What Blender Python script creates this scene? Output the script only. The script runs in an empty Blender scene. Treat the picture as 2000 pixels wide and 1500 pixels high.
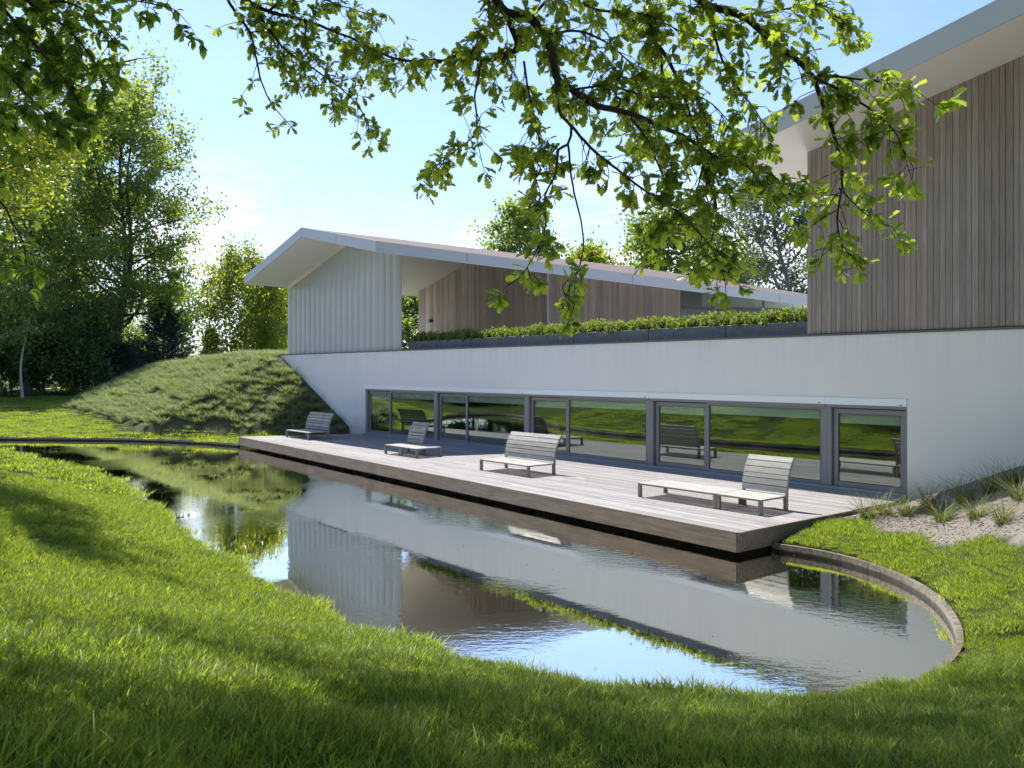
import bpy, bmesh, math, random
import numpy as np
from mathutils import Vector, Matrix, noise as mnoise

rng = np.random.default_rng(7)
random.seed(7)
scene = bpy.context.scene
COL = scene.collection
R = math.radians

# ------------------------------------------------------------------ camera, sky, sun, exposure
F = 1600.0            # focal length in pixels of a 2000 px wide picture
EYE = 3.2             # eye height above the deck (deck = 0)
HOR = 725.0
cam_d = bpy.data.cameras.new('camera')
cam_d.sensor_width = 36.0
cam_d.lens = 36.0 * F / 2000.0
cam_d.shift_y = -(750.0 - HOR) / 2000.0
cam_d.clip_start = 0.05
cam_d.clip_end = 3000.0
cam = bpy.data.objects.new('camera', cam_d)
cam.location = (0, 0, EYE)
cam.rotation_euler = (R(90), 0, 0)
COL.objects.link(cam)
scene.camera = cam

# house frame: r runs along the white wall to the right and towards us, e runs into the house
PR = np.array([9.82, 20.4])
DV = np.array([-0.6364, 0.7714])      # t direction (left, away)
EV = np.array([0.7714, 0.6364])       # e direction (behind the wall)
SUN_AZ = 10.0                          # degrees the sun stands behind the wall plane
SUN_EL = 57.0
sh = math.cos(R(SUN_AZ)) * DV + math.sin(R(SUN_AZ)) * EV
SUNV = Vector((sh[0] * math.cos(R(SUN_EL)), sh[1] * math.cos(R(SUN_EL)), math.sin(R(SUN_EL))))

world = bpy.data.worlds.new('World')
scene.world = world
world.use_nodes = True
wt = world.node_tree
for n in list(wt.nodes): wt.nodes.remove(n)
wo = wt.nodes.new('ShaderNodeOutputWorld')
wb = wt.nodes.new('ShaderNodeBackground')
wb.inputs['Strength'].default_value = 0.102
sky = wt.nodes.new('ShaderNodeTexSky')
sky.sky_type = 'NISHITA'
sky.sun_disc = False
sky.sun_elevation = R(SUN_EL)
sky.sun_rotation = math.atan2(sh[0], sh[1])
sky.air_density = 1.0
sky.dust_density = 0.25
sky.ozone_density = 3.0
tc = wt.nodes.new('ShaderNodeTexCoord')
sep = wt.nodes.new('ShaderNodeSeparateXYZ')
wt.links.new(tc.outputs['Generated'], sep.inputs[0])
# soft fair-weather cloud, projected on a flat cloud deck
addz = wt.nodes.new('ShaderNodeMath'); addz.operation = 'ADD'; addz.inputs[1].default_value = 0.12
wt.links.new(sep.outputs['Z'], addz.inputs[0])
mx = wt.nodes.new('ShaderNodeMath'); mx.operation = 'MAXIMUM'; mx.inputs[1].default_value = 0.02
wt.links.new(addz.outputs[0], mx.inputs[0])
vd = wt.nodes.new('ShaderNodeVectorMath'); vd.operation = 'DIVIDE'
cmb = wt.nodes.new('ShaderNodeCombineXYZ')
for k in range(3): wt.links.new(mx.outputs[0], cmb.inputs[k])
wt.links.new(tc.outputs['Generated'], vd.inputs[0]); wt.links.new(cmb.outputs[0], vd.inputs[1])
cn = wt.nodes.new('ShaderNodeTexNoise')
cn.inputs['Scale'].default_value = 0.9; cn.inputs['Detail'].default_value = 7.0; cn.inputs['Roughness'].default_value = 0.62
voff = wt.nodes.new('ShaderNodeVectorMath'); voff.operation = 'ADD'; voff.inputs[1].default_value = (0.55, -0.35, 0.0)
wt.links.new(vd.outputs[0], voff.inputs[0]); wt.links.new(voff.outputs[0], cn.inputs['Vector'])
cr = wt.nodes.new('ShaderNodeValToRGB')
cr.color_ramp.elements[0].position = 0.46; cr.color_ramp.elements[0].color = (0, 0, 0, 1)
cr.color_ramp.elements[1].position = 0.60; cr.color_ramp.elements[1].color = (1, 1, 1, 1)
wt.links.new(cn.outputs['Fac'], cr.inputs['Fac'])
cmix = wt.nodes.new('ShaderNodeMix'); cmix.data_type = 'RGBA'
cband = wt.nodes.new('ShaderNodeMapRange'); cband.interpolation_type = 'SMOOTHSTEP'
cband.inputs['From Min'].default_value = 0.27; cband.inputs['From Max'].default_value = 0.12
cband.inputs['To Min'].default_value = 0.05; cband.inputs['To Max'].default_value = 0.95
wt.links.new(sep.outputs['Z'], cband.inputs['Value'])
cmul = wt.nodes.new('ShaderNodeMath'); cmul.operation = 'MULTIPLY'
wt.links.new(cr.outputs['Color'], cmul.inputs[0]); wt.links.new(cband.outputs[0], cmul.inputs[1])
wt.links.new(cmul.outputs[0], cmix.inputs[0])
stint = wt.nodes.new('ShaderNodeMix'); stint.data_type = 'RGBA'; stint.blend_type = 'MULTIPLY'
stint.inputs[0].default_value = 1.0; stint.inputs[7].default_value = (0.80, 0.79, 0.90, 1)
wt.links.new(sky.outputs[0], stint.inputs[6])
wt.links.new(stint.outputs[2], cmix.inputs[6])
cmix.inputs[7].default_value = (5.2, 5.4, 5.8, 1)
wt.links.new(cmix.outputs[2], wb.inputs['Color'])
wt.links.new(wb.outputs[0], wo.inputs['Surface'])

sun_d = bpy.data.lights.new('sun', 'SUN')
sun_d.energy = 3.4
sun_d.angle = R(0.55)
sun_d.color = (1.0, 0.955, 0.88)
sun = bpy.data.objects.new('sun', sun_d)
sun.rotation_euler = (-SUNV).to_track_quat('-Z', 'Y').to_euler()
sun.location = (0, 0, 60)
COL.objects.link(sun)

vs = scene.view_settings
vs.view_transform = 'Standard'; vs.look = 'None'; vs.gamma = 1.0; vs.use_curve_mapping = False
vs.exposure = 1.52
scene.render.engine = 'CYCLES'
scene.cycles.use_denoising = True
scene.cycles.denoiser = 'OPENIMAGEDENOISE'
scene.cycles.denoising_input_passes = 'RGB_ALBEDO_NORMAL'
scene.cycles.denoising_prefilter = 'ACCURATE'
scene.cycles.max_bounces = 8
scene.cycles.transparent_max_bounces = 16
scene.cycles.sample_clamp_indirect = 6.0

# ------------------------------------------------------------------ helpers
def tag(o, label=None, cat=None, group=None, kind=None):
    if label: o['label'] = label
    if cat: o['category'] = cat
    if group: o['group'] = group
    if kind: o['kind'] = kind
    return o

def empty(name, loc=(0, 0, 0), rz=0.0, parent=None):
    o = bpy.data.objects.new(name, None)
    o.empty_display_size = 0.2
    o.location = loc; o.rotation_euler = (0, 0, rz)
    if parent: o.parent = parent
    COL.objects.link(o)
    return o

def link(name, me, m=None, parent=None):
    o = bpy.data.objects.new(name, me)
    if m is not None and len(me.materials) == 0: me.materials.append(m)
    if parent: o.parent = parent
    COL.objects.link(o)
    return o

def np_mesh(name, V, Fc, m=None, attrs=None, smooth=False):
    """V (n,3), Fc (m,k) array of equal-size faces"""
    V = np.asarray(V, dtype=np.float32); Fc = np.asarray(Fc, dtype=np.int32)
    me = bpy.data.meshes.new(name)
    k = Fc.shape[1]
    me.vertices.add(len(V)); me.vertices.foreach_set('co', V.ravel())
    me.loops.add(Fc.size); me.loops.foreach_set('vertex_index', Fc.ravel())
    me.polygons.add(len(Fc))
    me.polygons.foreach_set('loop_start', np.arange(0, Fc.size, k, dtype=np.int32))
    if smooth: me.polygons.foreach_set('use_smooth', np.ones(len(Fc), dtype=bool))
    me.update(calc_edges=True)
    if attrs:
        for an, (dom, arr) in attrs.items():
            a = me.attributes.new(an, 'FLOAT', dom)
            a.data.foreach_set('value', np.asarray(arr, dtype=np.float32).ravel())
    if m is not None: me.materials.append(m)
    return me

class MB:
    """collects polygons of any size"""
    def __init__(s): s.v = []; s.f = []
    def add(s, vs_, fs):
        b = len(s.v); s.v += [tuple(v) for v in vs_]; s.f += [tuple(i + b for i in f) for f in fs]
        return s
    def box(s, x0, x1, y0, y1, z0, z1):
        return s.add([(x0, y0, z0), (x1, y0, z0), (x1, y1, z0), (x0, y1, z0), (x0, y0, z1), (x1, y0, z1), (x1, y1, z1), (x0, y1, z1)],
                     [(0, 3, 2, 1), (4, 5, 6, 7), (0, 1, 5, 4), (1, 2, 6, 5), (2, 3, 7, 6), (3, 0, 4, 7)])
    def hexa(s, b, t):
        """b: 4 bottom corners ccw, t: 4 top corners"""
        return s.add(list(b) + list(t), [(3, 2, 1, 0), (4, 5, 6, 7), (0, 1, 5, 4), (1, 2, 6, 5), (2, 3, 7, 6), (3, 0, 4, 7)])
    def prism(s, poly, axis_fn0, axis_fn1):
        n = len(poly)
        v = [axis_fn0(p) for p in poly] + [axis_fn1(p) for p in poly]
        f = [tuple(range(n - 1, -1, -1)), tuple(range(n, 2 * n))]
        f += [(i, (i + 1) % n, n + (i + 1) % n, n + i) for i in range(n)]
        return s.add(v, f)
    def mesh(s, name, m=None, bevel=0.0):
        me = bpy.data.meshes.new(name)
        me.from_pydata(s.v, [], s.f)
        bm = bmesh.new(); bm.from_mesh(me)
        bmesh.ops.recalc_face_normals(bm, faces=bm.faces)
        if bevel > 0:
            bmesh.ops.bevel(bm, geom=list(bm.edges), offset=bevel, segments=1, affect='EDGES', clamp_overlap=True)
        bm.to_mesh(me); bm.free()
        if m is not None: me.materials.append(m)
        return me
    def build(s, name, m, parent=None, bevel=0.0):
        return link(name, s.mesh(name, m, bevel), None, parent)

def at(px, py, Y):
    """point of the place at depth Y seen at photo pixel px, py"""
    return np.array([(px - 1000.0) / F * Y, Y, EYE - (py - HOR) / F * Y])

def te(x, y):
    dx = np.asarray(x) - PR[0]; dy = np.asarray(y) - PR[1]
    return dx * DV[0] + dy * DV[1], dx * EV[0] + dy * EV[1]

def wxy(t, e):
    return PR[0] + t * DV[0] + e * EV[0], PR[1] + t * DV[1] + e * EV[1]

HOUSE_RZ = math.atan2(-DV[1], -DV[0])
def house_empty(name):
    return empty(name, (PR[0], PR[1], 0), HOUSE_RZ)

def sstep(a, b, x):
    x = np.clip((x - a) / (b - a), 0, 1); return x * x * (3 - 2 * x)

# ------------------------------------------------------------------ materials
def new_mat(name):
    m = bpy.data.materials.new(name); m.use_nodes = True
    nt = m.node_tree; nt.nodes.clear()
    out = nt.nodes.new('ShaderNodeOutputMaterial')
    return m, nt, out
def nd(nt, typ, **kw):
    n = nt.nodes.new(typ)
    for k, v in kw.items(): setattr(n, k, v)
    return n
def mixc(nt, fac, a, b):
    n = nd(nt, 'ShaderNodeMix', data_type='RGBA')
    for idx, v in ((0, fac), (6, a), (7, b)):
        if isinstance(v, (int, float)): n.inputs[idx].default_value = v
        elif isinstance(v, tuple): n.inputs[idx].default_value = v if len(v) == 4 else v + (1,)
        else: nt.links.new(v, n.inputs[idx])
    return n.outputs[2]
def mathn(nt, op, a, b=None):
    n = nd(nt, 'ShaderNodeMath', operation=op)
    for i, v in enumerate((a, b)):
        if v is None: continue
        if isinstance(v, (int, float)): n.inputs[i].default_value = v
        else: nt.links.new(v, n.inputs[i])
    return n.outputs[0]
def ramp(nt, fac, stops):
    n = nd(nt, 'ShaderNodeValToRGB')
    cr_ = n.color_ramp
    while len(cr_.elements) < len(stops): cr_.elements.new(0.5)
    for e_, (p, c) in zip(cr_.elements, stops):
        e_.position = p; e_.color = tuple(c) + (1,) if len(c) == 3 else c
    nt.links.new(fac, n.inputs['Fac'])
    return n.outputs['Color']
def noise(nt, vec, scale, detail=4, rough=0.55):
    n = nd(nt, 'ShaderNodeTexNoise')
    n.inputs['Scale'].default_value = scale; n.inputs['Detail'].default_value = detail; n.inputs['Roughness'].default_value = rough
    if vec is not None: nt.links.new(vec, n.inputs['Vector'])
    return n.outputs['Fac']
def mapping(nt, vec, scale=(1, 1, 1), loc=(0, 0, 0)):
    n = nd(nt, 'ShaderNodeMapping')
    n.inputs['Scale'].default_value = scale; n.inputs['Location'].default_value = loc
    nt.links.new(vec, n.inputs['Vector'])
    return n.outputs[0]
def bump(nt, h, strength=0.3, dist=0.02):
    n = nd(nt, 'ShaderNodeBump'); n.inputs['Strength'].default_value = strength; n.inputs['Distance'].default_value = dist
    nt.links.new(h, n.inputs['Height']); return n.outputs[0]
def principled(nt, out, col, rough=0.6, normal=None, metal=0.0, spec=0.5):
    p = nd(nt, 'ShaderNodeBsdfPrincipled')
    if isinstance(col, tuple): p.inputs['Base Color'].default_value = col if len(col) == 4 else col + (1,)
    else: nt.links.new(col, p.inputs['Base Color'])
    if isinstance(rough, (int, float)): p.inputs['Roughness'].default_value = rough
    else: nt.links.new(rough, p.inputs['Roughness'])
    p.inputs['Metallic'].default_value = metal
    p.inputs['Specular IOR Level'].default_value = spec
    if normal is not None: nt.links.new(normal, p.inputs['Normal'])
    nt.links.new(p.outputs[0], out.inputs['Surface'])
    return p

def flat_mat(name, col, rough=0.6, var=0.08, scale=3.0, bmp=0.0, bscale=60.0, metal=0.0, spec=0.5):
    m, nt, out = new_mat(name)
    g = nd(nt, 'ShaderNodeNewGeometry').outputs['Position']
    f = noise(nt, g, scale, 5, 0.6)
    c = mixc(nt, f, tuple(x * (1 - var) for x in col), tuple(min(1, x * (1 + var)) for x in col))
    nrm = bump(nt, noise(nt, g, bscale, 4), bmp, 0.01) if bmp > 0 else None
    principled(nt, out, c, rough, nrm, metal, spec)
    return m

def wood_mat(name, c1, c2, axis='z', gscale=26.0, rough=0.75, objvar=0.35, dirt=0.0, stretch=0.04):
    """weathered wood: grain along an axis of the object, every board a little different"""
    m, nt, out = new_mat(name)
    tcn = nd(nt, 'ShaderNodeTexCoord').outputs['Object']
    oi = nd(nt, 'ShaderNodeObjectInfo').outputs['Random']
    sc = {'x': (gscale * stretch, gscale, gscale), 'y': (gscale, gscale * stretch, gscale), 'z': (gscale, gscale, gscale * stretch)}[axis]
    mp = nd(nt, 'ShaderNodeMapping'); mp.inputs['Scale'].default_value = sc
    nt.links.new(tcn, mp.inputs['Vector'])
    off = nd(nt, 'ShaderNodeCombineXYZ')
    o2 = mathn(nt, 'MULTIPLY', oi, 57.0)
    for i in range(3): nt.links.new(o2, off.inputs[i])
    nt.links.new(off.outputs[0], mp.inputs['Location'])
    f = noise(nt, mp.outputs[0], 1.0, 6, 0.65)
    f2 = noise(nt, tcn, 0.9, 4, 0.6)
    c = mixc(nt, ramp(nt, f, [(0.3, (0, 0, 0)), (0.72, (1, 1, 1))]), c1, c2)
    hs = nd(nt, 'ShaderNodeHueSaturation')
    v = mathn(nt, 'ADD', mathn(nt, 'MULTIPLY', mathn(nt, 'SUBTRACT', oi, 0.5), objvar * 2), 1.0)
    v = mathn(nt, 'MULTIPLY', v, mathn(nt, 'ADD', mathn(nt, 'MULTIPLY', f2, 0.35), 0.82))
    nt.links.new(v, hs.inputs['Value']); nt.links.new(c, hs.inputs['Color'])
    s = mathn(nt, 'ADD', mathn(nt, 'MULTIPLY', mathn(nt, 'FRACT', mathn(nt, 'MULTIPLY', oi, 7.31)), 0.5), 0.75)
    nt.links.new(s, hs.inputs['Saturation'])
    principled(nt, out, hs.outputs[0], rough, bump(nt, f, 0.35, 0.004), 0.0, 0.3)
    return m

def leaf_mat(name, dark, light, trans, tw=0.45, gloss=0.35):
    m, nt, out = new_mat(name)
    at_ = nd(nt, 'ShaderNodeAttribute', attribute_name='tint').outputs['Fac']
    oi = nd(nt, 'ShaderNodeObjectInfo').outputs['Random']
    f = mathn(nt, 'FRACT', mathn(nt, 'ADD', at_, oi))
    c = mixc(nt, f, dark, light)
    ct = mixc(nt, f, tuple(x * 0.75 for x in trans), trans)
    d = nd(nt, 'ShaderNodeBsdfPrincipled')
    nt.links.new(c, d.inputs['Base Color']); d.inputs['Roughness'].default_value = gloss; d.inputs['Specular IOR Level'].default_value = 0.35
    t = nd(nt, 'ShaderNodeBsdfTranslucent'); nt.links.new(ct, t.inputs['Color'])
    mx_ = nd(nt, 'ShaderNodeMixShader'); mx_.inputs[0].default_value = tw
    nt.links.new(d.outputs[0], mx_.inputs[1]); nt.links.new(t.outputs[0], mx_.inputs[2])
    nt.links.new(mx_.outputs[0], out.inputs['Surface'])
    return m

M = {}
# white render with faint weathering
def mk_render():
    m, nt, out = new_mat('white_render')
    g = nd(nt, 'ShaderNodeNewGeometry').outputs['Position']
    f = noise(nt, mapping(nt, g, (0.5, 0.5, 0.12)), 1.6, 6, 0.6)
    c = mixc(nt, ramp(nt, f, [(0.35, (0, 0, 0)), (0.75, (1, 1, 1))]), (0.74, 0.735, 0.73), (0.69, 0.685, 0.68))
    sp_ = nd(nt, 'ShaderNodeSeparateXYZ'); nt.links.new(g, sp_.inputs[0])
    st = ramp(nt, noise(nt, mapping(nt, g, (5.0, 5.0, 0.10)), 1.0, 5, 0.7), [(0.50, (0, 0, 0)), (0.78, (1, 1, 1))])
    top = nd(nt, 'ShaderNodeMapRange'); top.inputs['From Min'].default_value = 2.9; top.inputs['From Max'].default_value = 4.15
    nt.links.new(sp_.outputs['Z'], top.inputs['Value'])
    c = mixc(nt, mathn(nt, 'MULTIPLY', mathn(nt, 'MULTIPLY', st, top.outputs[0]), 0.30), c, (0.40, 0.40, 0.38))
    bot = nd(nt, 'ShaderNodeMapRange'); bot.inputs['From Min'].default_value = 0.65; bot.inputs['From Max'].default_value = 0.0
    nt.links.new(mathn(nt, 'ADD', sp_.outputs['Z'], mathn(nt, 'MULTIPLY', noise(nt, g, 2.2, 5, .65), -0.5)), bot.inputs['Value'])
    c = mixc(nt, mathn(nt, 'MULTIPLY', bot.outputs[0], 0.35), c, (0.36, 0.33, 0.27))
    principled(nt, out, c, 0.85, bump(nt, noise(nt, g, 140, 3), 0.25, 0.003), 0, 0.2)
    return m
M['render'] = mk_render()
M['fascia'] = flat_mat('fascia_metal', (0.47, 0.49, 0.495), 0.42, 0.05, 0.8)
M['soffit'] = flat_mat('soffit_panel', (0.70, 0.685, 0.65), 0.35, 0.03, 0.6)
M['fin'] = flat_mat('louvre_metal', (0.42, 0.435, 0.44), 0.28, 0.12, 0.5)
M['roof'] = flat_mat('roof_shingle', (0.115, 0.080, 0.066), 0.9, 0.5, 9.0, 0.8, 25)
M['coping'] = flat_mat('coping_metal', (0.10, 0.105, 0.115), 0.45, 0.1)
M['board_right'] = wood_mat('weathered_cladding', (0.215, 0.178, 0.160), (0.365, 0.312, 0.282), 'z', 30, objvar=0.16)
M['board_left'] = wood_mat('pale_cladding', (0.48, 0.40, 0.345), (0.74, 0.65, 0.585), 'z', 16, objvar=0.2)
M['backing'] = flat_mat('dark_membrane', (0.025, 0.023, 0.022), 0.9)
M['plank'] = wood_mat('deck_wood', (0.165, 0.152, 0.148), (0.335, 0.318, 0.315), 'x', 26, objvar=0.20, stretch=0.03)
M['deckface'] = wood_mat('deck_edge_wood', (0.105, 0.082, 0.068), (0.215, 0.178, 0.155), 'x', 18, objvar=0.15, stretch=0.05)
M['teak'] = wood_mat('silver_teak', (0.24, 0.228, 0.208), (0.44, 0.425, 0.40), 'x', 40, objvar=0.12, stretch=0.06)
M['teakleg'] = wood_mat('teak_leg', (0.20, 0.175, 0.145), (0.36, 0.32, 0.265), 'z', 40, objvar=0.12, stretch=0.06)
M['frame'] = flat_mat('frame_paint', (0.20, 0.20, 0.215), 0.45, 0.04)
M['framedark'] = flat_mat('frame_shadow_gap', (0.03, 0.03, 0.035), 0.6)
M['sill'] = flat_mat('sill_metal', (0.20, 0.235, 0.28), 0.35, 0.08, 2.0)
M['lintel'] = flat_mat('lintel_metal', (0.78, 0.80, 0.82), 0.45, 0.02)
M['planter'] = flat_mat('planter_concrete', (0.115, 0.125, 0.15), 0.8, 0.5, 3.5, 0.4, 40)
M['kerb'] = wood_mat('kerb_timber', (0.060, 0.050, 0.042), (0.22, 0.195, 0.16), 'x', 14, objvar=0.15)
def wet_kerb(m):
    nt = m.node_tree
    p = [n for n in nt.nodes if n.type == 'BSDF_PRINCIPLED'][0]
    src = p.inputs['Base Color'].links[0].from_socket
    g = nd(nt, 'ShaderNodeNewGeometry').outputs['Position']
    sp_ = nd(nt, 'ShaderNodeSeparateXYZ'); nt.links.new(g, sp_.inputs[0])
    zz = mathn(nt, 'ADD', sp_.outputs['Z'], mathn(nt, 'MULTIPLY', noise(nt, g, 3.0, 4), 0.05))
    mr = nd(nt, 'ShaderNodeMapRange'); mr.inputs['From Min'].default_value = -0.425; mr.inputs['From Max'].default_value = -0.395
    nt.links.new(zz, mr.inputs['Value'])
    c = mixc(nt, mr.outputs[0], (0.022, 0.021, 0.016), src)
    nt.links.new(c, p.inputs['Base Color'])
wet_kerb(M['kerb'])
M['room'] = flat_mat('room_paint', (0.20, 0.20, 0.19), 0.8)
M['blind'] = flat_mat('blind_cloth', (0.82, 0.84, 0.82), 0.8)
M['bark'] = flat_mat('tree_bark', (0.060, 0.047, 0.036), 0.9, 0.5, 18, 0.8, 30)
M['bark_oak'] = flat_mat('oak_bark', (0.045, 0.036, 0.032), 0.9, 0.5, 30, 0.8, 60)
M['bark_pale'] = flat_mat('pale_bark', (0.45, 0.43, 0.39), 0.8, 0.5, 10, 0.3, 30)
M['bark_grey'] = flat_mat('grey_bark', (0.27, 0.27, 0.27), 0.85, 0.4, 12, 0.4, 30)
M['oakleaf'] = leaf_mat('oak_leaf', (0.040, 0.088, 0.020), (0.115, 0.200, 0.042), (0.54, 0.70, 0.06), 0.52)
M['beechleaf'] = leaf_mat('beech_leaf', (0.042, 0.105, 0.026), (0.100, 0.190, 0.050), (0.44, 0.66, 0.06), 0.52)
M['leaf_a'] = leaf_mat('leaf_mid', (0.070, 0.130, 0.036), (0.155, 0.230, 0.066), (0.46, 0.58, 0.08), 0.48)
M['leaf_b'] = leaf_mat('leaf_fresh', (0.075, 0.125, 0.020), (0.15, 0.21, 0.035), (0.50, 0.58, 0.035), 0.50)
M['leaf_c'] = leaf_mat('leaf_dark', (0.046, 0.098, 0.040), (0.105, 0.175, 0.068), (0.30, 0.43, 0.08), 0.44)
M['leaf_d'] = leaf_mat('leaf_silver', (0.085, 0.115, 0.065), (0.16, 0.20, 0.125), (0.24, 0.32, 0.10), 0.38)
M['needle'] = leaf_mat('needle_dark', (0.018, 0.040, 0.030), (0.045, 0.080, 0.058), (0.05, 0.10, 0.05), 0.2)
M['hedge'] = leaf_mat('hedge_leaf', (0.060, 0.105, 0.020), (0.165, 0.220, 0.05), (0.38, 0.48, 0.06), 0.42, 0.65)
M['carex'] = leaf_mat('sedge_blade', (0.065, 0.098, 0.045), (0.25, 0.295, 0.145), (0.38, 0.46, 0.15), 0.42, 0.7)
M['tuft'] = leaf_mat('tuft_blade', (0.060, 0.085, 0.020), (0.20, 0.22, 0.07), (0.30, 0.34, 0.07), 0.35, 0.5)

M['pebble'] = flat_mat('clod', (0.26, 0.225, 0.19), 0.95, .5, 9)
M['litter'] = flat_mat('bark_litter', (0.10, 0.075, 0.055), 0.95, .5, 9)
def mk_grass():
    m, nt, out = new_mat('grass_blade')
    at_ = nd(nt, 'ShaderNodeAttribute', attribute_name='tint').outputs['Fac']
    oi = nd(nt, 'ShaderNodeObjectInfo').outputs['Random']
    g = nd(nt, 'ShaderNodeNewGeometry').outputs['Position']
    f = mathn(nt, 'FRACT', mathn(nt, 'ADD', at_, oi))
    c = mixc(nt, f, (0.030, 0.064, 0.006), (0.235, 0.345, 0.072))
    patch = ramp(nt, noise(nt, g, 0.9, 5, 0.65), [(0.47, (0, 0, 0)), (0.66, (1, 1, 1))])
    fs = ramp(nt, f, [(0.45, (0.04, 0.04, 0.04)), (0.9, (0.8, 0.8, 0.8))])
    straw = mathn(nt, 'MULTIPLY', patch, fs)
    c = mixc(nt, straw, c, (0.27, 0.235, 0.11))
    ct = mixc(nt, f, (0.22, 0.32, 0.016), (0.66, 0.78, 0.075))
    d = nd(nt, 'ShaderNodeBsdfPrincipled'); nt.links.new(c, d.inputs['Base Color'])
    d.inputs['Roughness'].default_value = 0.45; d.inputs['Specular IOR Level'].default_value = 0.3
    t = nd(nt, 'ShaderNodeBsdfTranslucent'); nt.links.new(ct, t.inputs['Color'])
    mx_ = nd(nt, 'ShaderNodeMixShader'); mx_.inputs[0].default_value = 0.42
    nt.links.new(d.outputs[0], mx_.inputs[1]); nt.links.new(t.outputs[0], mx_.inputs[2])
    nt.links.new(mx_.outputs[0], out.inputs['Surface'])
    return m
M['grass'] = mk_grass()

def mk_ground():
    m, nt, out = new_mat('ground_soil')
    g = nd(nt, 'ShaderNodeNewGeometry').outputs['Position']
    sand = nd(nt, 'ShaderNodeAttribute', attribute_name='sand').outputs['Fac']
    n1 = noise(nt, g, 1.3, 6, 0.6); n2 = noise(nt, g, 22, 5, 0.7)
    grass = mixc(nt, n1, (0.026, 0.040, 0.008), (0.055, 0.082, 0.014))
    grass = mixc(nt, ramp(nt, n2, [(0.45, (0, 0, 0)), (0.75, (1, 1, 1))]), grass, (0.05, 0.05, 0.02))
    sc = mixc(nt, n2, (0.115, 0.10, 0.088), (0.32, 0.29, 0.262))
    c = mixc(nt, sand, grass, sc)
    principled(nt, out, c, 0.95, bump(nt, n2, 0.9, 0.05), 0, 0.1)
    return m
M['ground'] = mk_ground()

def mk_glass():
    m, nt, out = new_mat('window_glass')
    gl = nd(nt, 'ShaderNodeBsdfGlossy'); gl.inputs['Roughness'].default_value = 0.004; gl.inputs['Color'].default_value = (0.90, 0.96, 0.92, 1)
    g = nd(nt, 'ShaderNodeNewGeometry').outputs['Position']
    nt.links.new(bump(nt, noise(nt, g, 0.7, 1), 0.02, 0.02), gl.inputs['Normal'])
    tr = nd(nt, 'ShaderNodeBsdfTransparent'); tr.inputs['Color'].default_value = (0.82, 0.89, 0.84, 1)
    lw_ = nd(nt, 'ShaderNodeLayerWeight'); lw_.inputs['Blend'].default_value = 0.5
    fac = mathn(nt, 'MINIMUM', mathn(nt, 'ADD', mathn(nt, 'MULTIPLY', mathn(nt, 'POWER', lw_.outputs['Facing'], 3.0), 0.8), 0.20), 1.0)
    mx_ = nd(nt, 'ShaderNodeMixShader'); nt.links.new(fac, mx_.inputs[0])
    nt.links.new(tr.outputs[0], mx_.inputs[1]); nt.links.new(gl.outputs[0], mx_.inputs[2])
    nt.links.new(mx_.outputs[0], out.inputs['Surface'])
    return m
M['glass'] = mk_glass()

def mk_water():
    m, nt, out = new_mat('pond_water')
    g = nd(nt, 'ShaderNodeNewGeometry').outputs['Position']
    n1 = noise(nt, mapping(nt, g, (1.0, 1.6, 1.0)), 5.5, 3, 0.55)
    n2 = noise(nt, g, 0.33, 2, 0.5)
    amp = ramp(nt, n2, [(0.45, (0.05, 0.05, 0.05)), (0.66, (1, 1, 1))])
    h = mathn(nt, 'MULTIPLY', n1, amp)
    nrm = bump(nt, h, 0.13, 0.03)
    d = nd(nt, 'ShaderNodeBsdfDiffuse'); d.inputs['Color'].default_value = (0.200, 0.180, 0.032, 1)
    gl = nd(nt, 'ShaderNodeBsdfGlossy'); gl.inputs['Roughness'].default_value = 0.0
    gl.inputs['Color'].default_value = (0.98, 0.95, 0.87, 1)
    nt.links.new(nrm, gl.inputs['Normal'])
    fr = nd(nt, 'ShaderNodeFresnel'); fr.inputs['IOR'].default_value = 1.65
    nt.links.new(nrm, fr.inputs['Normal'])
    fac = mathn(nt, 'MINIMUM', mathn(nt, 'ADD', mathn(nt, 'MULTIPLY', fr.outputs[0], 1.0), 0.02), 1.0)
    mx_ = nd(nt, 'ShaderNodeMixShader'); nt.links.new(fac, mx_.inputs[0])
    nt.links.new(d.outputs[0], mx_.inputs[1]); nt.links.new(gl.outputs[0], mx_.inputs[2])
    nt.links.new(mx_.outputs[0], out.inputs['Surface'])
    return m
M['water'] = mk_water()

# ------------------------------------------------------------------ pond outline and terrain
WATER_Z = -0.50
KERB_Z = -0.33
ctrl = [(5.22, 16.86), (5.83, 16.42), (6.31, 15.78), (6.55, 15.14), (6.70, 14.52), (6.75, 13.74), (6.68, 13.04), (6.50, 12.3),
        (6.18, 11.41), (5.68, 10.44), (4.75, 9.45), (3.89, 8.92), (2.72, 8.68), (1.65, 8.78), (0.58, 9.23), (-0.62, 9.91), (-1.60, 10.67),
        (-3.3, 12.4), (-4.5, 13.9), (-6.2, 16.2), (-7.9, 18.8), (-9.8, 21.8), (-13.2, 26.8), (-17.5, 31.3), (-24, 35.0), (-30, 36.8), (-34.5, 39.2),
        (-35.5, 42.0), (-32, 44.2), (-27, 44.0), (-21.6, 43.5), (-18.7, 42.9), (-15.6, 41.6), (-13.2, 39.8), (-10.5, 38.2), (-2, 29.0), (3.0, 22.3), (5.9, 18.3)]
def chaikin(p, n=2):
    p = np.array(p, float)
    for _ in range(n):
        q = np.roll(p, -1, axis=0)
        p = np.stack([0.75 * p + 0.25 * q, 0.25 * p + 0.75 * q], 1).reshape(-1, 2)
    return p
POND = chaikin(ctrl, 2)
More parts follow.
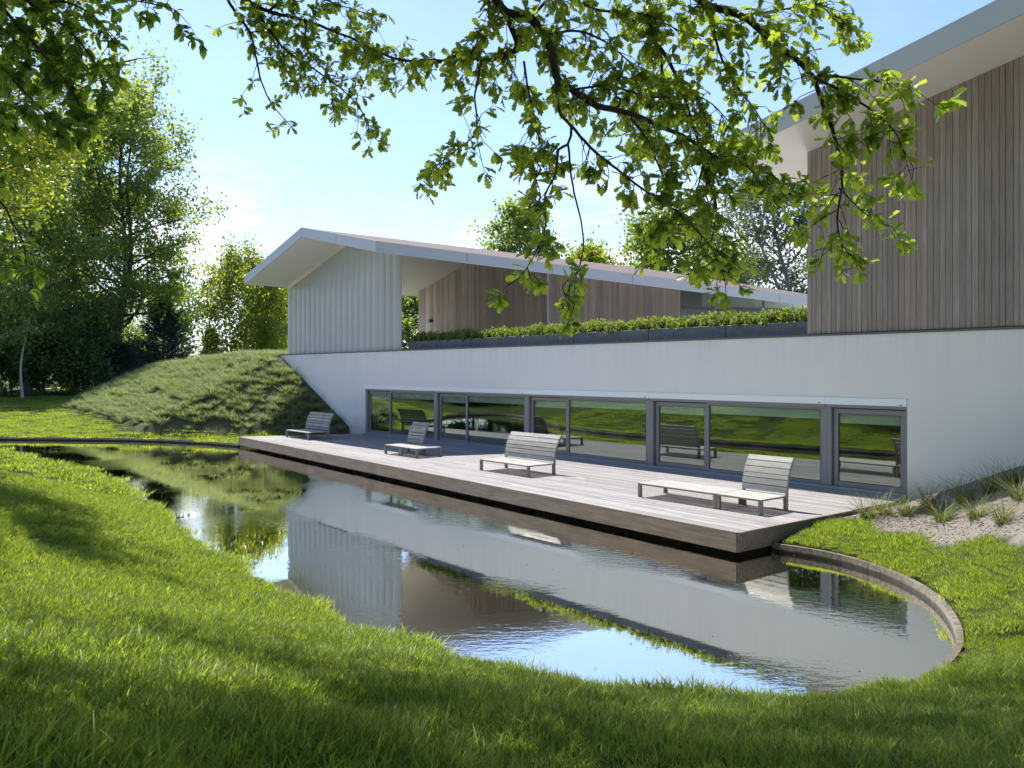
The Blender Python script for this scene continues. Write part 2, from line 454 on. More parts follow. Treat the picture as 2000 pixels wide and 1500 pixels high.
def pond_dist(x, y):
    """signed distance to the pond edge, positive outside"""
    sh_ = np.shape(x); x = np.ravel(x).astype(float); y = np.ravel(y).astype(float)
    out = np.empty(len(x))
    A = POND; B = np.roll(POND, -1, axis=0); AB = B - A; L2 = (AB ** 2).sum(1)
    for i in range(0, len(x), 20000):
        px = x[i:i + 20000, None]; py = y[i:i + 20000, None]
        tt = np.clip(((px - A[:, 0]) * AB[:, 0] + (py - A[:, 1]) * AB[:, 1]) / L2, 0, 1)
        d2 = (px - A[:, 0] - tt * AB[:, 0]) ** 2 + (py - A[:, 1] - tt * AB[:, 1]) ** 2
        d = np.sqrt(d2.min(1))
        c = ((A[:, 1] > py) != (B[:, 1] > py)) & (px < AB[:, 0] * (py - A[:, 1]) / np.where(AB[:, 1] == 0, 1e-9, AB[:, 1]) + A[:, 0])
        ins = c.sum(1) % 2 == 1
        out[i:i + 20000] = np.where(ins, -d, d)
    return out.reshape(sh_)

def lumps(x, y):
    return (0.035 * np.sin(x * 1.7 + 0.6 * y) * np.sin(y * 1.3 - 0.4 * x) + 0.02 * np.sin(3.1 * x + 1.0) * np.sin(2.7 * y + 0.5)
            + 0.12 * np.sin(0.31 * x + 1.3) * np.sin(0.27 * y + 0.4))

def ground_z(x, y, u=None):
    x = np.asarray(x, float); y = np.asarray(y, float)
    if u is None: u = pond_dist(x, y)
    t, e = te(x, y)
    up = np.maximum(u, 0)
    near = np.where(up < 6.5, 0.30 * up, 1.95 + 1.25 * (1 - np.exp(-(up - 6.5) / 4.2)))
    far = 1.9 * (1 - np.exp(-up / 22.0))
    right = 1.9 * (1 - np.exp(-up / 10.0))
    mid = np.interp(x, [-52, -24, -13.5, -8, 0], [43, 39.6, 34, 34, 60])
    wf = sstep(-2, 2, y - mid) * (x < -1)
    wr = sstep(-13.5, -8.5, e) * sstep(2.0, 5.0, x)
    z = near * (1 - wf) * (1 - wr) + far * wf + right * wr * (1 - wf)
    z = KERB_Z + z + lumps(x, y) * sstep(0.2, 2.0, up)
    # planted bank at the left end of the white wall
    zc = np.interp(t, [28, 37.0, 44, 55, 63, 74], [0.0, 4.05, 4.15, 3.4, 1.7, 0.2])
    ec = -np.maximum(t - 42, 0) * 0.17
    zb = np.where(e < ec, zc + 0.50 * (e - ec), zc - 0.05 * np.maximum(e - ec - 3, 0))
    zb = np.where(t > 28, zb, -9)
    zb = zb + 0.06 * np.sin(2.1 * t) * np.sin(1.7 * e)
    z = np.where(u > 0, np.maximum(z, np.where(e > -16, zb, -9)), z)
    # lawn beside the deck stays just below the planks
    cap = -0.10 + 0.26 * np.maximum(0, -t)
    z = np.where((e > -9) & (t < 2) & (x > 3) & (u > 0), np.minimum(z, np.maximum(cap, KERB_Z + 0.0 * z)), z)
    # sandy bank at the right end
    zs = np.minimum(0.45 * (-0.30 - t), 4.05) + 0.30 * np.minimum(0, e + 1.0)
    zs = np.where((t < 0.5) & (e > -9), zs, -9)
    z = np.where(u > 0, np.maximum(z, zs), z)
    # behind the wall: pit for the rooms, upper garden behind
    beh = (e > 0.31) & (t < 36.8)
    z = np.where(beh & (e < 6.2) & (t > -1.2) & (t < 28.3), -0.9, z)
    z = np.where(beh & ((e >= 6.2) | (t <= -1.2) | (t >= 28.3)), np.minimum(np.where(t >= 28.3, zc, 4.0), 3.9), z)
    # under the deck
    z = np.where((t > 0.12) & (t < 28.6 - 0.25 * e) & (e > -7.0) & (e <= 0.31), np.minimum(z, -0.62), z)
    # pond bed
    z = np.where(u < 0.10, -1.4, z)
    return z

def axis(lo, hi, fine_lo, fine_hi, step):
    a = list(np.arange(fine_lo, fine_hi + 1e-6, step))
    s = step; v = fine_hi
    while v < hi: s *= 1.22; v += s; a.append(v)
    s = step; v = fine_lo
    while v > lo: s *= 1.22; v -= s; a.insert(0, v)
    return np.array(a)
gx = axis(-700, 700, -30.0, 13.0, 0.2)
gy = axis(-400, 1200, 0.0, 47.0, 0.2)
GX, GY = np.meshgrid(gx, gy)
GU = pond_dist(GX, GY)
GZ = ground_z(GX, GY, GU)
GT, GE = te(GX, GY)
def sand_mask(x, y, u, t, e):
    wob = 0.35 * np.sin(1.3 * x + 0.7 * y) + 0.2 * np.sin(3.7 * y)
    s1 = ((t < 0.6) & (e > -4.4 + 0.55 * (t + 1.5) + wob) & (e < 1) & (u > 0.4)).astype(float)
    zc = np.interp(t, [28, 37.0, 44, 55, 63, 74], [0.0, 4.05, 4.15, 3.4, 1.7, 0.2]); ec = -np.maximum(t - 42, 0) * 0.17
    toe = zc + 0.5 * (e - ec)
    s2 = ((t > 28.2) & (t < 66) & (e > -16) & (toe > -0.05 + 0.12 * (t - 30) * 0.2 + 0.25 * wob) & (e < 3)).astype(float)
    return s1, s2
s1, s2 = sand_mask(GX, GY, GU, GT, GE)
ny, nx = GX.shape
idx = np.arange(nx * ny).reshape(ny, nx)
quads = np.stack([idx[:-1, :-1], idx[:-1, 1:], idx[1:, 1:], idx[1:, :-1]], -1).reshape(-1, 4)
gm = np_mesh('ground', np.stack([GX, GY, GZ], -1).reshape(-1, 3), quads, M['ground'],
             {'sand': ('POINT', np.maximum(s1, s2 * 0.25).ravel())}, smooth=True)
tag(link('ground', gm), kind='structure')

# water sheet
wm = MB()
wm.add([(x, y, WATER_Z) for x, y in POND], [tuple(range(len(POND)))])
tag(wm.build('pond_water', M['water']), kind='structure')

# ------------------------------------------------------------------ white lower storey
WT, WB = 2.51, 0.13          # window head and sill
TOPZ = 4.15
plinth = house_empty('villa_lower_storey')
tag(plinth, 'long white rendered lower storey with a strip of glazed doors behind the wooden deck', 'building')
poly = [(-28.3, -0.6), (-27.05, -0.6), (-27.05, WT), (0.02, WT), (0.02, -1.0), (13.0, -1.0), (13.0, TOPZ), (-37.3, TOPZ)]
w = MB(); w.prism(poly, lambda p: (p[0], 0.0, p[1]), lambda p: (p[0], 0.36, p[1]))
w.build('wall', M['render'], plinth)
MB().box(-37.35, 13.0, -0.03, 0.42, TOPZ + 0.002, TOPZ + 0.055).build('coping', M['coping'], plinth)
MB().box(-37.0, 13.0, 0.44, 34.0, 3.95, TOPZ - 0.02).build('terrace_slab', flat_mat('terrace_paving', (0.46, 0.44, 0.41), 0.8), plinth)  # pale tone chosen to bounce sunlight onto the board walls
# dark flashing along the sloping left end
sl = MB()
sl.hexa([(-28.55, -0.02, -0.6), (-28.30, -0.02, -0.6), (-28.30, 0.34, -0.6), (-28.55, 0.34, -0.6)],
        [(-37.62, -0.02, TOPZ), (-37.31, -0.02, TOPZ), (-37.31, 0.34, TOPZ), (-37.62, 0.34, TOPZ)])
sl.build('flashing', M['coping'], plinth)
# rooms behind the glass
rm = MB()
rm.box(-27.3, 0.3, 0.362, 5.8, 0.0, 0.10)
rm.box(-27.3, 0.3, 5.8, 5.95, 0.0, 3.0)
rm.box(-27.3, 0.3, 0.362, 5.8, 2.72, 2.85)
rm.box(-27.45, -27.3, 0.362, 5.8, 0.0, 3.0)
rm.box(0.3, 0.45, 0.362, 5.8, 0.0, 3.0)
rm.build('room', M['room'], plinth)
mods = [(-2.16 - 6.2225 * k, -2.16 - 6.2225 * (k + 1)) for k in range(4)]
# lintel panels and blind boxes
lint = [(0.02, -2.16)] + mods
for a, b in lint:
    o = MB().box(b + 0.004, a - 0.004, -0.022, 0.10, 2.315, WT - 0.004).build('lintel_panel', M['lintel'], plinth, 0.004)
    MB().box(a - 0.20, a - 0.12, -0.027, -0.0225, 2.335, 2.355).build('drain_slot', M['framedark'], o)
    MB().box(b + 0.01, a - 0.01, 0.005, 0.13, 2.235, 2.312).build('blind_housing', M['frame'], plinth)
# sill: two metal steps
MB().box(-27.1, 0.06, -0.17, 0.16, -0.02, 0.055).build('threshold', M['sill'], plinth, 0.006)
MB().box(-27.05, 0.02, -0.07, 0.17, 0.057, WB).build('sill', M['sill'], plinth, 0.006)
def frame_rect(mb, r0, r1, z0, z1, wd, e0, e1):
    mb.box(r0, r1, e0, e1, z0, z0 + wd)
    mb.box(r0, r1, e0, e1, z1 - wd, z1)
    mb.box(r0, r0 + wd, e0 + 0.0005, e1 - 0.0005, z0 + wd, z1 - wd)
    mb.box(r1 - wd, r1, e0 + 0.0005, e1 - 0.0005, z0 + wd, z1 - wd)
def pane(r0, r1, z0, z1, wd, e0, name):
    mb = MB(); frame_rect(mb, r0, r1, z0, z1, wd, e0, e0 + 0.07)
    f = mb.build(name, M['frame'], plinth, 0.004)
    MB().box(r0 + wd - 0.006, r1 - wd + 0.006, e0 + 0.028, e0 + 0.042, z0 + wd - 0.006, z1 - wd + 0.006).build('glass', M['glass'], f)
    g = MB(); frame_rect(g, r0 + wd - 0.004, r1 - wd + 0.004, z0 + wd - 0.004, z1 - wd + 0.004, 0.02, e0 + 0.012, e0 + 0.027)
    g.build('gasket', M['framedark'], f)
    MB().box(r0 + wd, r1 - wd, e0 + 0.08, e0 + 0.11, z1 - wd - 0.26, z1 - 0.03).build('roller_blind', M['blind'], plinth)
    return f
ZT = 2.235
def post(r0, r1):
    MB().box(r0, r1, 0.03, 0.24, WB, 2.312 - 0.08).build('post', M['frame'], plinth, 0.006)
pane(-1.99, -0.06, WB + 0.004, ZT - 0.03, 0.13, 0.11, 'door_leaf')
MB().box(-0.055, 0.018, 0.07, 0.25, WB, ZT).build('jamb', M['frame'], plinth, 0.004)
for k, (a, b) in enumerate(mods):
    post(a - 0.13, a + 0.15)
    MB().box(a + 0.152, a + 0.169, 0.16, 0.25, WB, ZT).build('shadow_gap', M['framedark'], plinth)
    rp = a - 0.135; rl = b + 2.25
    pane(rl, rp, WB + 0.004, ZT - 0.004, 0.075, 0.10, 'window')
    pane(b + 0.19, rl - 0.004, WB + 0.004, ZT - 0.03, 0.12, 0.13, 'door_leaf')
MB().box(-27.047, -26.90, 0.04, 0.25, WB, ZT).build('jamb', M['frame'], plinth, 0.004)

# ------------------------------------------------------------------ right pavilion: vertical boards under a rising roof
rp_ = house_empty('timber_pavilion')
tag(rp_, 'grey brown board clad upper storey under a rising white edged roof, at the right', 'building')
def zr(r): return 9.22 + (r + 2.73) * 0.2056
r = -2.73
ri = random.Random(3)
while r < 9.5:
    wd = ri.choice([0.118, 0.132, 0.145, 0.145, 0.16])
    d = ri.uniform(0, 0.012)
    b = MB(); r1 = r + wd - 0.011
    b.hexa([(0, -0.035 - d, 0), (r1 - r, -0.035 - d, 0), (r1 - r, 0.0, 0), (0, 0.0, 0)],
           [(0, -0.035 - d, zr(r) - 4.23), (r1 - r, -0.035 - d, zr(r1) - 4.23), (r1 - r, 0.0, zr(r1) - 4.23), (0, 0.0, zr(r) - 4.23)])
    o = b.build('board', M['board_right'], rp_)
    o.location = (r, 0.10, 4.225)
    r += wd
bk = MB()
bk.prism([(-2.70, 4.16), (9.5, 4.16), (9.5, zr(9.5) - 0.003), (-2.70, zr(-2.70) - 0.003)], lambda p: (p[0], 0.115, p[1]), lambda p: (p[0], 14.0, p[1]))
bk.build('wall', M['backing'], rp_)
EL, ER, EF, EB = -4.22, 12.0, -2.0, 16.0
so = MB()
so.hexa([(EL, EF + 0.03, zr(EL)), (ER, EF + 0.03, zr(ER)), (ER, EB, zr(ER)), (EL, EB, zr(EL))],
        [(EL, EF + 0.03, zr(EL) + 0.06), (ER, EF + 0.03, zr(ER) + 0.06), (ER, EB, zr(ER) + 0.06), (EL, EB, zr(EL) + 0.06)])
so.build('soffit', M['soffit'], rp_)
FH = 0.54
edges = [EL, 0.4, 4.9, ER]
for a, b in zip(edges[:-1], edges[1:]):
    f = MB()
    a_, b_ = a + 0.003, b - 0.003
    f.hexa([(a_, EF - 0.02, zr(a) - 0.01), (b_, EF - 0.02, zr(b) - 0.01), (b_, EF + 0.028, zr(b) - 0.01), (a_, EF + 0.028, zr(a) - 0.01)],
           [(a_, EF - 0.02, zr(a) + FH), (b_, EF - 0.02, zr(b) + FH), (b_, EF + 0.028, zr(b) + FH), (a_, EF + 0.028, zr(a) + FH)])
    f.build('fascia_panel', M['fascia'], rp_)
MB().box(EL - 0.03, EL - 0.002, EF - 0.02, EB, zr(EL) - 0.012, zr(EL) + FH).build('fascia_panel', M['fascia'], rp_)
rf = MB()
rf.hexa([(EL, EF + 0.031, zr(EL) + 0.062), (ER, EF + 0.031, zr(ER) + 0.062), (ER, EB, zr(ER) + 0.062), (EL, EB, zr(EL) + 0.062)],
        [(EL, EF + 0.031, zr(EL) + FH - 0.02), (ER, EF + 0.031, zr(ER) + FH - 0.02), (ER, EB, zr(ER) + FH - 0.02), (EL, EB, zr(EL) + FH - 0.02)])
rf.build('roof', M['roof'], rp_)

# ------------------------------------------------------------------ left pavilion: louvre screen under a gabled roof
lp = house_empty('louvre_pavilion')
tag(lp, 'low gabled pavilion with white roof edge, metal louvre screen and pale board walls', 'building')
# soffit height over (t,e): ridge at t=29.2
TA, TL, TB = 29.2, 36.7, 21.8
def zs_(t):
    return 10.0 - (t - TA) * (1.81 / 7.5) if t > TA else 10.0 - (TA - t) * 0.2162
def tz(t, e, dz=0.0): return (-t, e, zs_(t) + dz)
FE = -2.4
Epos = (13.34, 17.8)
Eext = (TB + (Epos[0] - TB) * 1.3, FE + (Epos[1] - FE) * 1.3)
BK = Eext[1]
FH2 = 0.48
so = MB()
so.add([tz(TL, FE + .03), tz(TA, FE + .03), tz(TA, BK), tz(TL, BK), tz(TL, FE + .03, .06), tz(TA, FE + .03, .06), tz(TA, BK, .06), tz(TL, BK, .06)],
       [(0, 1, 2, 3), (7, 6, 5, 4), (0, 4, 5, 1), (1, 5, 6, 2), (2, 6, 7, 3), (3, 7, 4, 0)])
so.build('soffit', M['soffit'], lp)
so = MB()
q = [(TA, FE + .03), (TB + .0, FE + .03), Eext, (TA, BK)]
so.add([tz(*p) for p in q] + [tz(p[0], p[1], .06) for p in q], [(0, 1, 2, 3), (7, 6, 5, 4), (0, 4, 5, 1), (1, 5, 6, 2), (2, 6, 7, 3), (3, 7, 4, 0)])
so.build('soffit', M['soffit'], lp)
# roof covering, a little proud of the fascia along the long eave
for q in ([(TL, FE + .04), (TA, FE + .04), (TA, BK), (TL, BK)], [(TA, FE + .04), (TB + .1, FE + .04), (Eext[0] + .06, Eext[1]), (TA, BK)]):
    n = 40
    rmb = MB()
    rmb.add([tz(p[0], p[1], .062) for p in q] + [tz(p[0], p[1], FH2 - .03) for p in q], [(0, 1, 2, 3), (7, 6, 5, 4), (0, 4, 5, 1), (1, 5, 6, 2), (2, 6, 7, 3), (3, 7, 4, 0)])
    rmb.build('roof', M['roof'], lp)
def fascia_run(p0, p1, n, out):
    """panels between plan points p0,p1 (t,e); out = outward offset (t,e)"""
    for i in range(n):
        a = (p0[0] + (p1[0] - p0[0]) * (i + .004 / n) / n, p0[1] + (p1[1] - p0[1]) * i / n)
        b = (p0[0] + (p1[0] - p0[0]) * (i + 1) / n, p0[1] + (p1[1] - p0[1]) * (i + 1) / n)
        g = 0.003
        a = (a[0] + (b[0] - a[0]) * g, a[1] + (b[1] - a[1]) * g); b = (b[0] - (b[0] - a[0]) * g, b[1] - (b[1] - a[1]) * g)
        o_ = (out[0] * .048, out[1] * .048)
        f = MB()
        c = [a, b, (b[0] - o_[0], b[1] - o_[1]), (a[0] - o_[0], a[1] - o_[1])]
        za, zb = zs_(a[0]), zs_(b[0])
        zz = [za, zb, zb, za]
        f.hexa([(-p[0], p[1], z - .01) for p, z in zip(c, zz)], [(-p[0], p[1], z + FH2) for p, z in zip(c, zz)])
        f.build('fascia_panel', M['fascia'], lp)
fascia_run((TL, FE - .02), (TA, FE - .02), 2, (0, -1))
fascia_run((TA, FE - .02), (TB, FE - .02), 2, (0, -1))
ev = np.array([Eext[0] - TB, Eext[1] - FE]); ev /= np.linalg.norm(ev)
fascia_run((TB, FE - .02), Eext, 7, (-ev[1], ev[0]))
MB().box(-TL - .03, -TL - .002, FE - .02, BK, zs_(TL) - .012, zs_(TL) + FH2).build('fascia_panel', M['fascia'], lp)
# roof vents
for tt, ee in ((24.6, 9.3), (23.9, 9.9)):
    v = MB().box(-tt - .04, -tt + .04, ee - .04, ee + .04, zs_(tt) + FH2 + .0, zs_(tt) + FH2 + .75)
    v.box(-tt - .05, -tt + .09, ee - .05, ee + .05, zs_(tt) + FH2 + .751, zs_(tt) + FH2 + .80)
    v.build('vent_pipe', M['frame'], lp)
# louvre fins
NF = 20
t0_, t1_ = 24.05, 36.55
for i in range(NF):
    tcn_ = t0_ + (i + .5) * (t1_ - t0_) / NF
    ang = R(12) if i > 2 else R(20)
    hw = 0.335 if i > 2 else 0.27
    c, s_ = math.cos(ang), math.sin(ang)
    zb_ = 4.215
    ns_ = 8
    cs_ = []
    for side in (0, 1):
        for j in range(ns_ + 1):
            v = -1 + 2 * j / ns_
            if side: v = -v
            px_, py_ = hw * v, -.05 * (1 - v * v) + (.016 if side else -.016) + .04
            cs_.append((px_ * c - py_ * s_, px_ * s_ + py_ * c))
    f = MB()
    n_ = len(cs_)
    cut = 0.16 if tcn_ > TA - 1.5 else 0.012
    f.add([(x, y, 0) for x, y in cs_] + [(x, y, zs_(tcn_ - x) - zb_ - cut) for x, y in cs_],
          [tuple(range(n_ - 1, -1, -1)), tuple(range(n_, 2 * n_))] + [(i_, (i_ + 1) % n_, n_ + (i_ + 1) % n_, n_ + i_) for i_ in range(n_)])
    o = f.build('louvre_fin', M['fin'], lp)
    o.location = (-tcn_, 0.20, zb_)
MB().box(-36.60, -24.0, 0.12, 0.28, 4.207, 4.213).build('bottom_track', M['coping'], lp)
# board wall in the gable plane
def board_wall(p0, p1, n, mat, th=.03, top_fn=None, seed=1, zb0=4.14):
    rr = random.Random(seed)
    p0 = np.array(p0, float); p1 = np.array(p1, float)
    L = np.linalg.norm(p1 - p0); dv = (p1 - p0) / L
    nv = np.array([-dv[1], dv[0]])          # plan normal in (t,e)
    if nv[1] > 0: nv = -nv
    ws = np.array([rr.uniform(.8, 1.2) for _ in range(n)]); ws *= L / ws.sum()
    s = 0.0
    for wd in ws:
        a = p0 + dv * (s + .004); b = p0 + dv * (s + wd - .004)
        k = th + rr.uniform(0, .012)
        c = [a, b, b + nv * -.0, a + nv * -.0]
        f = MB()
        fr = [a + nv * k, b + nv * k, b, a]
        ctr = (a + b) / 2
        f.hexa([(-(p[0] - ctr[0]), p[1] - ctr[1], 0) for p in fr], [(-(p[0] - ctr[0]), p[1] - ctr[1], zs_(p[0]) - .006 - zb0) for p in fr])
        o = f.build('board', mat, lp)
        o.location = (-ctr[0], ctr[1], zb0)
        s += wd
WE = 8.9
board_wall((35.8, WE), (23.3, WE), 66, M['board_left'], seed=5)
wdir = np.array([Epos[0] - TB, Epos[1] - FE]); wdir /= np.linalg.norm(wdir)
cA = np.array([23.3, WE]); cB = cA + wdir * 8.0; cC = cA + wdir * 19.0
board_wall(cA + wdir * .12, cB, 50, M['board_left'], seed=9)
# white corner trim and dark inner wall behind the boards
cm = MB(); a = cA + wdir * .005; b = cA + wdir * .11
nrm_ = np.array([-wdir[1], wdir[0]]); nrm_ = -nrm_ if nrm_[1] > 0 else nrm_
cm.hexa([(-p[0], p[1], 4.14) for p in (a + nrm_ * .05, b + nrm_ * .05, b, a)], [(-p[0], p[1], zs_(p[0]) - .006) for p in (a + nrm_ * .05, b + nrm_ * .05, b, a)])
cm.build('corner_trim', M['lintel'], lp)
inn = MB()
pl = [(35.75, WE + .012), (23.28, WE + .012), tuple(cB - nrm_ * .02), (cB[0] + .5, BK - .5), (35.75, BK - .5)]
inn.add([(-p[0], p[1], 4.14) for p in pl], [(0, 1, 2, 3, 4)])
def ztop(p): return min(zs_(p[0]), 10.0) - .05
nb = len(pl)
inn.add([(-p[0], p[1], 4.14) for p in pl] + [(-p[0], p[1], ztop(p)) for p in pl], [(i, (i + 1) % nb, nb + (i + 1) % nb, nb + i) for i in range(nb)])
inn.build('inner_wall', M['backing'], lp)
# glazing at the right of the boards
for i in range(4):
    a = cB + wdir * (.05 + i * 2.7); b = cB + wdir * (.05 + (i + 1) * 2.7 - .07)
    g = MB(); p4 = (a + nrm_ * .012, b + nrm_ * .012, b, a)
    g.hexa([(-p[0], p[1], 4.2) for p in p4], [(-p[0], p[1], zs_(p[0]) - .02) for p in p4])
    go = g.build('glass', M['glass'], lp)
    c = MB(); p4 = (b + nrm_ * .05, b + wdir * .07 + nrm_ * .05, b + wdir * .07 - nrm_ * .03, b - nrm_ * .03)
    c.hexa([(-p[0], p[1], 4.2) for p in p4], [(-p[0], p[1], zs_(p[0]) - .02) for p in p4])
    c.build('mullion', M['frame'], lp)
    tr = MB(); p4 = (a + nrm_ * .045, b + nrm_ * .045, b + nrm_ * .014, a + nrm_ * .014)
    tr.hexa([(-p[0], p[1], 6.72) for p in p4], [(-p[0], p[1], 6.90) for p in p4])
    tr.build('transom', M['frame'], lp)
    ro = MB(); p4 = (a - nrm_ * 1.0, b - nrm_ * 1.0, b - nrm_ * 1.04, a - nrm_ * 1.04)
    ro.hexa([(-p[0], p[1], 6.95) for p in p4], [(-p[0], p[1], zs_(p[0]) - .05) for p in p4])
    ro.build('inner_blind', M['blind'], lp)
# wall lamp on the pale boards
lx = 34.35
wl = MB(); wl.box(-lx - .16, -lx + .16, WE - .30, WE - .045, 6.30, 6.52)
wlo = wl.build('wall_lamp', M['fascia'], lp, .02)
MB().box(-lx + .165, -lx + .24, WE - .2, WE - .045, 6.33, 6.46).build('bracket', M['coping'], wlo)

# ------------------------------------------------------------------ planter troughs and hedge on the parapet
tp = 2.80
seg = 0
PL = [2.9, 3.1, 3.6, 3.0, 3.4, 2.6, 2.35]
names = ['nearest the timber boards', 'second from the timber boards', 'third from the timber boards', 'fourth from the timber boards, mid row',
         'third from the louvre screen', 'next but one to the louvre screen', 'against the louvre screen']
for L, nm in zip(PL, names):
    bx, by = wxy(tp, 0.46)
    o = MB().box(-L + .012, -.012, -.0, .62, 0.0, .40).mesh('planter_trough', M['planter'], .012)
    po = link('planter_trough', o); po.location = (bx, by, TOPZ + .056); po.rotation_euler = (0, 0, HOUSE_RZ)
    tag(po, 'dark concrete planter trough on the white wall, ' + nm, 'planter', 'planter troughs on the wall')
    tp += L
HEDGE_T = (2.82, tp - .02)

# ------------------------------------------------------------------ deck
DF_R = te(4.47, 16.25); DF_L = te(-13.3, 40.0)
deck = house_empty('sun_deck')
tag(deck, 'long weathered grey plank deck jutting over the pond in front of the glazed doors', 'deck')
dR = (float(DF_R[0]), float(DF_R[1])); dL = (float(DF_L[0]), float(DF_L[1]))
ip = (0.02, -0.18); il = (27.95, -0.18)
NP = 45
rr = random.Random(11)
def dp(u_, v_):   # u along (0 right..1 left), v across (0 wall..1 water)
    a = np.array(ip) * (1 - v_) + np.array(dR) * v_; b = np.array(il) * (1 - v_) + np.array(dL) * v_
    p = a * (1 - u_) + b * u_
    return p
for j in range(NP):
    cuts = [0.0]; x = rr.uniform(.06, .2)
    while x < .95: cuts.append(x); x += rr.uniform(.17, .22)
    cuts.append(1.0)
    if cuts[-1] - cuts[-2] < .06: cuts.pop(-2)
    v0, v1 = (j + .02) / NP, (j + .955) / NP
    for a, b in zip(cuts[:-1], cuts[1:]):
        dz = rr.uniform(-.002, .002)
        c = [dp(a + .0001, v1), dp(b - .0001, v1), dp(b - .0001, v0), dp(a + .0001, v0)]
        c0 = c[0]
        m = MB(); m.hexa([(-(p[0] - c0[0]), p[1] - c0[1], 0) for p in (c[1], c[0], c[3], c[2])], [(-(p[0] - c0[0]), p[1] - c0[1], .028 + dz) for p in (c[1], c[0], c[3], c[2])])
        o = m.build('plank', M['plank'], deck, 0.0)
        o.location = (-c0[0], c0[1], -.028)
# edge boards
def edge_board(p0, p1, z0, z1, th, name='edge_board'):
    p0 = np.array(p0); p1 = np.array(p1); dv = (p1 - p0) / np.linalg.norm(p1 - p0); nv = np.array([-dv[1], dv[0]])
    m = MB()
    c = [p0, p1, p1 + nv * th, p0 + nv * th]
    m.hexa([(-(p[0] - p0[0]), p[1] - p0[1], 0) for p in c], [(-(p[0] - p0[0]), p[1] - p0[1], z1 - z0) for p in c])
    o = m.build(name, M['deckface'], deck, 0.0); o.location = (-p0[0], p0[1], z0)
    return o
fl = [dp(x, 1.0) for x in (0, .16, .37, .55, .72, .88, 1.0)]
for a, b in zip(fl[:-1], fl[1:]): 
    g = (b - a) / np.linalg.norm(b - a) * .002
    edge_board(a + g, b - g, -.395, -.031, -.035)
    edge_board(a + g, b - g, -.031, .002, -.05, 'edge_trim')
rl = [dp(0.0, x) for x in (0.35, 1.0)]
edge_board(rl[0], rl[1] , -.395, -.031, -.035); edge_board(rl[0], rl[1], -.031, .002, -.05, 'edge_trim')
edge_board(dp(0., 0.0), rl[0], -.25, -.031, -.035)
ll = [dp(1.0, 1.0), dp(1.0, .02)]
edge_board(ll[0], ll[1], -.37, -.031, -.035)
jo = MB()
for k in range(16):
    a, b = dp(.01 + k * .065, .97), dp(.01 + k * .065, .03); dv = np.array([.035, 0])
    c = [a - dv, a + dv, b + dv, b - dv]
    jo.hexa([(-p[0], p[1], -.25) for p in c], [(-p[0], p[1], -.032) for p in c])
jo.build('joists', M['backing'], deck)
sup = MB()
for k in range(10):
    a = dp(.02 + k * .105, .90); sup.box(-a[0] - .06, -a[0] + .06, a[1] - .06, a[1] + .06, -1.3, -.252)
sup.build('support_posts', M['backing'], deck)
bw = MB(); a, b = dp(0.004, .82), dp(.996, .82)
bw.hexa([(-p[0], p[1], -1.3) for p in (a, b, b + np.array([0, .1]), a + np.array([0, .1]))], [(-p[0], p[1], -.06) for p in (a, b, b + np.array([0, .1]), a + np.array([0, .1]))])
bw.build('retaining_board', M['backing'], deck)

